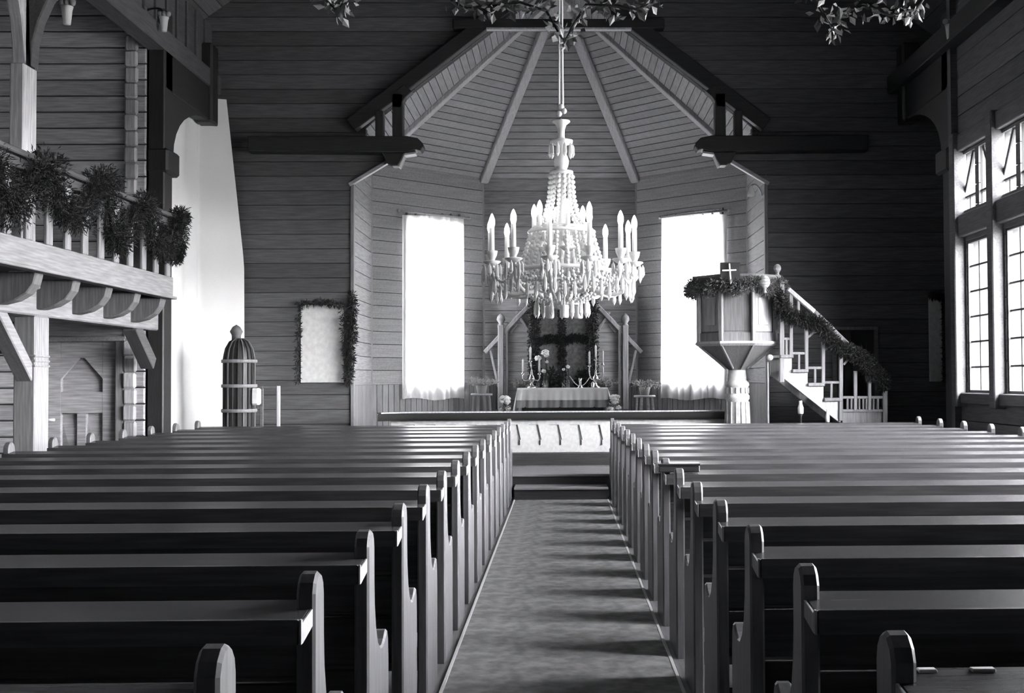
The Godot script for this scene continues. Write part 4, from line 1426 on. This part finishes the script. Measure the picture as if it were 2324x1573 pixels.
	for e in treads:
		var a: Vector3 = q.call(e[0], e[2]); var b: Vector3 = q.call(e[1], e[2])
		st = mb()
		box(st, Vector3((a.x + b.x) / 2, a.y, -0.36), Vector3(b.x - a.x, 0.045, 0.8), 0.008)
		obj("tread", st, M.pulpit, s)
	var bal := func(u0: float, v0: float, u1: float, v1: float, w: float) -> void:
		var sb := mb()
		beam(sb, q.call(u0, v0), q.call(u1, v1), w, w, 0.005)
		obj("baluster", sb, M.pulpit, s)
	bal.call(1795, 662, 1795, 809, 0.045)
	bal.call(1812, 677, 1812, 712, 0.035)
	bal.call(1795, 700, 1809, 714, 0.03)
	bal.call(1774, 640, 1774, 868, 0.06)
	bal.call(1830, 735, 1830, 842, 0.045)
	bal.call(1868, 775, 1868, 873, 0.045)
	bal.call(1833, 738, 1852, 755, 0.03)
	bal.call(1833, 766, 1850, 752, 0.03)
	bal.call(1908, 795, 1908, 955, 0.05)
	bal.call(1912, 800, 1933, 823, 0.03)
	bal.call(1914, 828, 1928, 812, 0.03)
	bal.call(1870, 795, 1880, 790, 0.03)
	for e in [[1774, 1795, 769], [1796, 1830, 802], [1831, 1868, 835], [1868, 1905, 868]]:
		bal.call(e[0], e[2], e[1], e[2], 0.035)
		bal.call((e[0] + e[1]) / 2.0, e[2], (e[0] + e[1]) / 2.0, e[2] + 38, 0.03)
	# bottom landing with its rail
	for e in [[1941, 842, 932], [1973, 855, 932]]: bal.call(e[0], e[1], e[0], e[2], 0.045)
	bal.call(1975, 858, 2002, 882, 0.03)
	for u in [1923, 1932, 1950, 1959, 1966, 1982, 1992]: bal.call(u, 903, u, 930, 0.026)
	for vv in [902, 932]: bal.call(1908, vv, 2008, vv, 0.035)
	bal.call(2008, 868, 2008, 975, 0.06)
	st = mb()
	var l0: Vector3 = q.call(1912, 935); var l1: Vector3 = q.call(2006, 935)
	box(st, Vector3((l0.x + l1.x) / 2, l0.y / 2, -0.02), Vector3(l1.x - l0.x, l0.y, 0.03), 0.004)
	obj("landing_panel", st, M.pulpit, s)
	st = mb()
	box(st, Vector3((l0.x + l1.x) / 2, 0.82, -0.38), Vector3(l1.x - l0.x, 0.04, 0.7), 0.004)
	obj("landing_floor", st, M.pulpit_mid, s)
	st = mb(true)
	ball(st, q.call(2008, 862), 0.05, 12, 8)
	obj("newel_ball", st, M.pulpit, s)
	for e in [[1788, 656, 1848, 708], [1848, 708, 2006, 862]]:
		st = mb()
		beam(st, q.call(e[0], e[1]), q.call(e[2], e[3]), 0.07, 0.06, 0.01)
		obj("handrail", st, M.pulpit_panel if e[0] < 1800 else M.pulpit, s)
	var gp := []
	for e in [[1765, 660], [1778, 705], [1800, 722], [1835, 728], [1862, 735], [1885, 770], [1905, 790], [1935, 800], [1960, 815], [1980, 845], [2004, 858], [2006, 880]]: gp.append(at(e[0], e[1], ZS - 0.06))
	var sg := thing("stair_garland", "dark evergreen garland wound along the pulpit stair handrail", "garland", gp[6])
	for i in gp.size(): gp[i] -= sg.position
	st = mb()
	sprigs(st, gp, [0.05, 0.12, 0.09, 0.1, 0.08, 0.1, 0.09, 0.1, 0.12, 0.12, 0.09, 0.05], 9000, 0.05, 0.25, 0.2)
	obj("foliage", st, M.leaf, sg)
	st = mb(true)
	tube(st, gp, 0.02, 6)
	obj("cord", st, M.leaf, sg)
	# small plank door behind the stairs
	var d0 := at(1897, 749, ZE - 0.03); var d1 := at(1982, 749, ZE - 0.03)
	var dr := struct("door_2", "dark plank door in the chancel wall behind the pulpit stairs")
	for k in 5:
		st = mb()
		var w := (d1.x - d0.x) / 5
		box(st, Vector3(d0.x + w * (k + 0.5), d0.y / 2, -ZE + 0.04), Vector3(w - 0.006, d0.y, 0.03), 0.004)
		obj("plank", st, M.dark_y, dr)
	for e in [d0.x - 0.03, d1.x + 0.03]:
		st = mb()
		box(st, Vector3(e, d0.y / 2, -ZE + 0.05), Vector3(0.06, d0.y, 0.06), 0.006)
		obj("jamb", st, M.nave[3], dr)
	st = mb()
	box(st, Vector3((d0.x + d1.x) / 2, d0.y + 0.02, -ZE + 0.05), Vector3(d1.x - d0.x + 0.12, 0.05, 0.06), 0.006)
	obj("lintel", st, M.pulpit_mid, dr)
	# small white lamps standing low by the stairs
	for e in [[1817, 926, 0.035, 14.95, "white glass chimney lamp under the pulpit stairs"], [1878, 945, 0.025, 14.95, "tiny white lamp at the foot of the pulpit stringer"]]:
		var p := at(e[0], e[1], e[3])
		var l := thing("oil_lamp", e[4], "lamp", Vector3(p.x, 0, p.z))
		st = mb(true)
		lathe(st, [[0.0, 0.0], [0.09, 0.0], [0.07, 0.02], [0.014, 0.06], [0.012, p.y - 0.1], [0.03, p.y - 0.08], [0.0, p.y - 0.06]], Vector3.ZERO, 12)
		obj("stand", st, M.iron, l)
		st = mb(true)
		lathe(st, [[0.0, -0.08], [e[2], -0.07], [e[2] * 1.1, 0.0], [e[2] * 0.6, 0.05], [e[2] * 0.6, 0.09], [0.0, 0.09]], Vector3(0, p.y, 0), 12)
		obj("chimney", st, M.frost, l)

func stove() -> void:
	var ZT := 15.6
	var p := at(543, 900, ZT)
	var t := thing("stove", "tall black ribbed cylinder stove with domed top and three pale hoops", "stove", Vector3(p.x, 0, -ZT))
	var R := 0.2
	var yd: float = at(543, 815, ZT).y; var yt: float = at(543, 770, ZT).y
	var st := mb(true)
	lathe(st, [[0.0, 0.0], [R + 0.04, 0.0], [R + 0.04, 0.06], [R - 0.01, 0.09], [R - 0.01, yd], [R - 0.02, yd + 0.06], [R * 0.85, yd + 0.13], [R * 0.6, yt - 0.04], [R * 0.25, yt], [0.0, yt]], Vector3.ZERO, 28)
	obj("body", st, M.iron, t)
	for k in 18:
		var a := TAU * k / 18
		var d := Vector3(cos(a), 0, sin(a))
		st = mb()
		var pts := [d * R + Vector3.UP * 0.08, d * R + Vector3.UP * yd, d * (R - 0.01) + Vector3.UP * (yd + 0.06), d * R * 0.87 + Vector3.UP * (yd + 0.135), d * R * 0.62 + Vector3.UP * (yt - 0.035), d * R * 0.27 + Vector3.UP * (yt + 0.005)]
		tube(st, pts, 0.009, 6)
		obj("rib", st, M.pulpit_mid if k % 3 == 0 else M.iron, t)
	for vv in [820, 876, 932]:
		var y: float = at(543, vv, ZT).y
		st = mb(true)
		lathe(st, [[R - 0.01, y - 0.022], [R + 0.025, y - 0.022], [R + 0.03, y], [R + 0.025, y + 0.022], [R - 0.01, y + 0.022]], Vector3.ZERO, 28)
		obj("hoop", st, M.pulpit, t)
	st = mb(true)
	lathe(st, [[0.0, yt - 0.01], [0.06, yt - 0.01], [0.06, yt + 0.05], [0.085, yt + 0.1], [0.05, yt + 0.16], [0.0, yt + 0.19]], Vector3(-0.04, 0, 0), 12)
	obj("finial", st, M.nave[3], t)
	st = mb()
	var b := at(584, 900, ZT) - t.position
	box(st, Vector3(b.x - 0.01, b.y, 0.02), Vector3(0.1, 0.22, 0.16), 0.02)
	obj("fire_door", st, M.paper, t)
	# frame of a screen beside the stove
	var a0 := at(594, 876, 15.8); var a1 := at(632, 876, 15.8)
	var fs := thing("fire_screen", "narrow open wooden frame standing beside the stove", "screen", Vector3((a0.x + a1.x) / 2, 0, -15.8))
	var hw := (a1.x - a0.x) / 2
	for s in [-1.0, 1.0]:
		st = mb()
		box(st, Vector3(s * hw, a0.y / 2, 0), Vector3(0.045, a0.y, 0.04), 0.006)
		obj("upright", st, M.pulpit_panel if s > 0 else M.nave[3], fs)
	for y in [a0.y - 0.02, 0.3]:
		st = mb()
		box(st, Vector3(0, y, 0), Vector3(hw * 2, 0.035, 0.03), 0.005)
		obj("crossbar", st, M.nave[3], fs)
	st = mb()
	box(st, Vector3(-0.02, 0.45, 0), Vector3(hw * 2 - 0.06, 0.6, 0.02), 0.004)
	obj("panel", st, M.nave[2], fs)

func memorials() -> void:
	# white board on the chancel wall, wreathed on three sides
	var z := ZE - 0.05
	var a := at(683, 692, z); var b := at(780, 868, z)
	var t := thing("notice_board", "large white board wreathed with spruce on the dark wall near the stove", "notice board", Vector3((a.x + b.x) / 2, b.y, -z))
	var st := mb()
	box(st, Vector3(0, (a.y - b.y) / 2, 0), Vector3(b.x - a.x, a.y - b.y, 0.02), 0.003)
	obj("board", st, M.paper, t)
	var g := thing("board_garland", "dark spruce garland framing the white board near the stove", "garland", Vector3(a.x, b.y, -z + 0.1))
	var w := b.x - a.x; var h := a.y - b.y
	st = mb()
	sprigs(st, [Vector3(-0.03, 0, 0), Vector3(-0.02, h * 0.5, 0), Vector3(0, h, 0), Vector3(w * 0.5, h + 0.03, 0), Vector3(w, h - 0.02, 0), Vector3(w + 0.03, h * 0.5, 0), Vector3(w + 0.06, h * 0.3, 0), Vector3(w + 0.05, 0, 0)], 0.026, 1100, 0.06, 0.2)
	obj("foliage", st, M.leaf, g)
	# garland up the jamb of the chancel opening
	var gj := thing("jamb_garland", "dark spruce garland fixed along the chancel jamb beside the white board", "garland", at(797, 868, ZE - 0.1))
	st = mb()
	var pts := []
	for e in [[790, 868], [797, 820], [793, 790], [803, 760], [797, 730], [803, 700], [798, 668]]: pts.append(at(e[0], e[1], ZE - 0.1) - gj.position)
	sprigs(st, pts, 0.05, 1500, 0.06, 0.2)
	obj("foliage", st, M.leaf, gj)
	# second board on the side wall beyond the windows
	var c := at(2107, 677, z); var d := at(2139, 866, z)
	var t2 := thing("notice_board", "narrow white board on the dark wall between stairs and windows", "notice board", Vector3((c.x + d.x) / 2, d.y, -z))
	st = mb()
	box(st, Vector3(0, (c.y - d.y) / 2, 0), Vector3(d.x - c.x, c.y - d.y, 0.02), 0.003)
	obj("board", st, M.paper, t2)
	var g2 := thing("board_garland", "dark spruce garland down one edge of the board by the windows", "garland", Vector3(d.x, d.y, -z + 0.09))
	st = mb()
	var hh := c.y - d.y
	sprigs(st, [Vector3(0.02, 0, 0), Vector3(0.03, hh * 0.5, 0), Vector3(0.02, hh, 0), Vector3(c.x - d.x, hh + 0.03, 0)], 0.03, 900, 0.06, 0.2)
	obj("foliage", st, M.leaf, g2)

func chandelier() -> void:
	var Z := 8.0
	var px := Z / F
	var base := at(1275, 600, Z)
	var t := thing("chandelier", "large crystal chandelier with electric candles hanging over the aisle", "chandelier", base)
	var Y := func(v: float) -> float: return at(1275, v, Z).y - base.y
	var st := mb(true)
	# rope and hook
	for s in [-1.0, 1.0]:
		st = mb(true)
		tube(st, [Vector3(s * 0.012, Y.call(250), 0), Vector3(s * 0.010, Y.call(120), 0), Vector3(s * 0.008, Y.call(-500), 0)], 0.007, 6)
		obj("rope", st, M.petal, t)
	st = mb(true)
	for e in [[0.0, 243.0], [0.018, 252.0], [-0.014, 258.0]]: ball(st, Vector3(e[0], Y.call(e[1]), 0), 0.022, 8, 6)
	obj("hook", st, M.crystal, t)
	# central column
	st = mb(true)
	var col := [[0, 640], [14, 630], [12, 600], [9, 560], [12, 520], [8, 480], [8, 430], [20, 402], [27, 398], [27, 389], [12, 386], [16, 376], [17.5, 366], [14, 354], [8, 348], [7, 332], [26, 326], [27, 319], [10, 316], [8, 310], [8, 295], [12, 284], [21, 277], [20, 274], [9, 276], [0, 268]]
	var prof := []
	for e in col: prof.append([e[0] * px, Y.call(e[1])])
	lathe(st, prof, Vector3.ZERO, 18)
	obj("stem", st, M.crystal, t)
	var drop := func(sb: SurfaceTool, p: Vector3, h: float, r: float) -> void:
		lathe(sb, [[0.0, -h], [r, -h * 0.75], [r * 0.8, -h * 0.25], [0.0, 0.0]], p, 6)
	# crown drops
	for k in 10:
		var a := TAU * k / 10
		st = mb()
		drop.call(st, Vector3(cos(a) * 26 * px, Y.call(326), sin(a) * 26 * px), 0.1, 0.014)
		obj("crown_drop", st, M.crystal, t)
	# bead strands
	var strand := func(called: String, pts: Array, r0: float, r1: float) -> void:
		var sb := mb(true)
		var total := 0.0
		for i in pts.size() - 1: total += pts[i].distance_to(pts[i + 1])
		var x := 0.0
		var i := 0; var done := 0.0
		while x < total:
			while i < pts.size() - 2 and x > done + pts[i].distance_to(pts[i + 1]):
				done += pts[i].distance_to(pts[i + 1]); i += 1
			var f := clampf((x - done) / maxf(1e-5, pts[i].distance_to(pts[i + 1])), 0.0, 1.0)
			var r := lerpf(r0, r1, x / total)
			ball(sb, pts[i].lerp(pts[i + 1], f), r, 7, 5)
			x += r * 2.05
		obj(called, sb, M.crystal, t)
	for k in 14:
		var a := TAU * k / 14
		var d := Vector3(cos(a), 0, sin(a))
		strand.call("bead_strand", [d * 25 * px + Vector3.UP * Y.call(402), d * 29 * px + Vector3.UP * Y.call(450), d * 40 * px + Vector3.UP * Y.call(490), d * 62 * px + Vector3.UP * Y.call(518)], 0.017, 0.012)
	for k in 22:
		var a := TAU * k / 22
		var d := Vector3(cos(a), 0, sin(a))
		strand.call("bead_strand", [d * 70 * px + Vector3.UP * Y.call(525), d * 80 * px + Vector3.UP * Y.call(560), d * 98 * px + Vector3.UP * Y.call(612)], 0.015, 0.013)
	for ring in [[62, 520, 0.016], [74, 527, 0.012], [97, 612, 0.016], [92, 640, 0.012], [40, 690, 0.012]]:
		st = mb(true)
		var rp := []
		for k in 33: rp.append(Vector3(cos(TAU * k / 32) * ring[0] * px, Y.call(ring[1]), sin(TAU * k / 32) * ring[0] * px))
		tube(st, rp, ring[2], 8)
		obj("hoop", st, M.crystal, t)
	# dense small drops on the basket
	for lv in 4:
		for k in 20:
			var a := TAU * (k + 0.5 * lv) / 20
			st = mb()
			var rr: float = [68, 80, 90, 95][lv] * px
			drop.call(st, Vector3(cos(a) * rr, Y.call([530, 560, 590, 622][lv]), sin(a) * rr), 0.075, 0.013)
			obj("prism", st, M.crystal, t)
	# basket below
	for k in 24:
		var a := TAU * k / 24
		var d := Vector3(cos(a), 0, sin(a))
		strand.call("basket_strand", [d * 96 * px + Vector3.UP * Y.call(615), d * 92 * px + Vector3.UP * Y.call(645), d * 70 * px + Vector3.UP * Y.call(675), d * 40 * px + Vector3.UP * Y.call(690), d * 10 * px + Vector3.UP * Y.call(700)], 0.013, 0.01)
	# arms, candles, bulbs and their drops
	var lamp_at := []
	for ringi in 2:
		var n := 12 if ringi == 0 else 6
		for k in n:
			var a: float = TAU * (k + 0.3) / n
			var d := Vector3(cos(a), 0, sin(a))
			var R: float = (166 if ringi == 0 else 66) * px
			var yc: float = Y.call(604) if ringi == 0 else Y.call(572)
			var p := d * R + Vector3.UP * yc
			var inner: Vector3 = d * (60 if ringi == 0 else 20) * px + Vector3.UP * (Y.call(640) if ringi == 0 else Y.call(590))
			st = mb(true)
			tube(st, curve(inner, inner + d * R * 0.3 - Vector3.UP * 0.16, p - Vector3.UP * 0.2, p, 10), 0.014, 7)
			var arm := obj("arm", st, M.crystal, t)
			st = mb(true)
			lathe(st, [[0.0, -0.02], [0.03, -0.01], [0.06, 0.012], [0.055, 0.018], [0.02, 0.012], [0.02, 0.03], [0.032, 0.055], [0.038, 0.085], [0.03, 0.085], [0.0, 0.06]], p, 14)
			obj("bobeche", st, M.crystal, arm)
			st = mb(true)
			lathe(st, [[0.0, 0.06], [0.017, 0.06], [0.016, 0.235], [0.0, 0.236]], p, 10)
			obj("candle_sleeve", st, M.frost, arm)
			st = mb(true)
			lathe(st, [[0.0, 0.234], [0.014, 0.236], [0.021, 0.265], [0.019, 0.295], [0.008, 0.325], [0.0, 0.335]], p, 12)
			obj("bulb", st, M.bulb, arm)
			lamp_at.append(p + Vector3.UP * 0.28)
			for j in 7:
				var b := TAU * j / 7
				st = mb()
				drop.call(st, p + Vector3(cos(b) * 0.055, 0.0, sin(b) * 0.055), 0.13 if j % 2 else 0.09, 0.013)
				obj("prism", st, M.crystal, arm)
			if ringi == 0:
				var a2: float = TAU * (k + 1.3) / n
				var p2 := Vector3(cos(a2), 0, sin(a2)) * R + Vector3.UP * yc
				var mid := (p + p2) / 2 * Vector3(1.0, 1, 1.0) + Vector3.DOWN * 0.13
				strand.call("swag", [p, p.lerp(mid, 0.6) + Vector3.DOWN * 0.035, mid, p2.lerp(mid, 0.6) + Vector3.DOWN * 0.035, p2], 0.011, 0.011)
				strand.call("swag", [d * 95 * px + Vector3.UP * Y.call(620), d * 120 * px + Vector3.UP * Y.call(655), d * 145 * px + Vector3.UP * Y.call(650), p], 0.012, 0.011)
				for j in 4:
					var f := (j + 0.5) / 4.0
					st = mb()
					drop.call(st, p.lerp(p2, f) + Vector3.DOWN * (0.06 + 0.3 * f * (1 - f)), 0.12, 0.013)
					obj("prism", st, M.crystal, arm)
	for k in 16:
		var a := TAU * k / 16
		st = mb()
		drop.call(st, Vector3(cos(a) * 60 * px, Y.call(682), sin(a) * 60 * px), 0.12, 0.014)
		obj("prism", st, M.crystal, t)
	# three frosted cups on rods below the basket
	for e in [[-28, 0.1], [5, 0.18], [37, 0.05]]:
		st = mb(true)
		var o := Vector3(e[0] * px, 0, e[1])
		lathe(st, [[0.006, Y.call(708)], [0.006, Y.call(668)]], o, 6)
		obj("rod", st, M.silver, t)
		st = mb(true)
		lathe(st, [[0.0, Y.call(724)], [0.026, Y.call(724)], [0.03, Y.call(721)], [0.03, Y.call(699)], [0.026, Y.call(696)], [0.0, Y.call(696)]], o, 16)
		obj("glass_cup", st, M.frost, t)
	for p in lamp_at:
		var l := OmniLight3D.new()
		l.name = "bulb_light"
		l.light_energy = BULB
		l.light_size = 0.02
		l.omni_range = 30.0
		l.omni_attenuation = 2.0
		l.shadow_enabled = true
		l.position = p
		t.add_child(l, true)

const BULB := 0.013

func festoons() -> void:
	# pale-leaved garlands strung high under the roof, their low points come into view
	var runs := [[[[640, -160], [720, -20], [765, 25], [790, -10], [830, -120]], "pale leafy garland tip hanging beside the chancel arch"], [[[960, -80], [1030, 5], [1060, 18], [1110, 15], [1180, 5], [1240, 25], [1280, 95], [1300, 60], [1330, 10], [1380, 12], [1440, 22], [1480, 8], [1540, -90]], "pale leafy garland strung round the chandelier rope"], [[[1790, -110], [1855, 10], [1890, 70], [1905, 30], [1960, 12], [2020, 35], [2080, 20], [2150, -80]], "pale leafy garland drooping above the window side pews"]]
	for r in runs:
		var pts := []
		for e in r[0]: pts.append(at(e[0], e[1], 7.0))
		var g := thing("leafy_festoon", r[1], "garland", pts[pts.size() / 2], "pale garlands under the roof")
		for i in pts.size(): pts[i] -= g.position
		var st := mb(true)
		tube(st, pts, 0.008, 6)
		obj("cord", st, M.leaf, g)
		st = mb()
		sprigs(st, pts, 0.06, 20 * pts.size(), 0.06, 0.6, 0.6)
		obj("leaves", st, M.festoon, g)
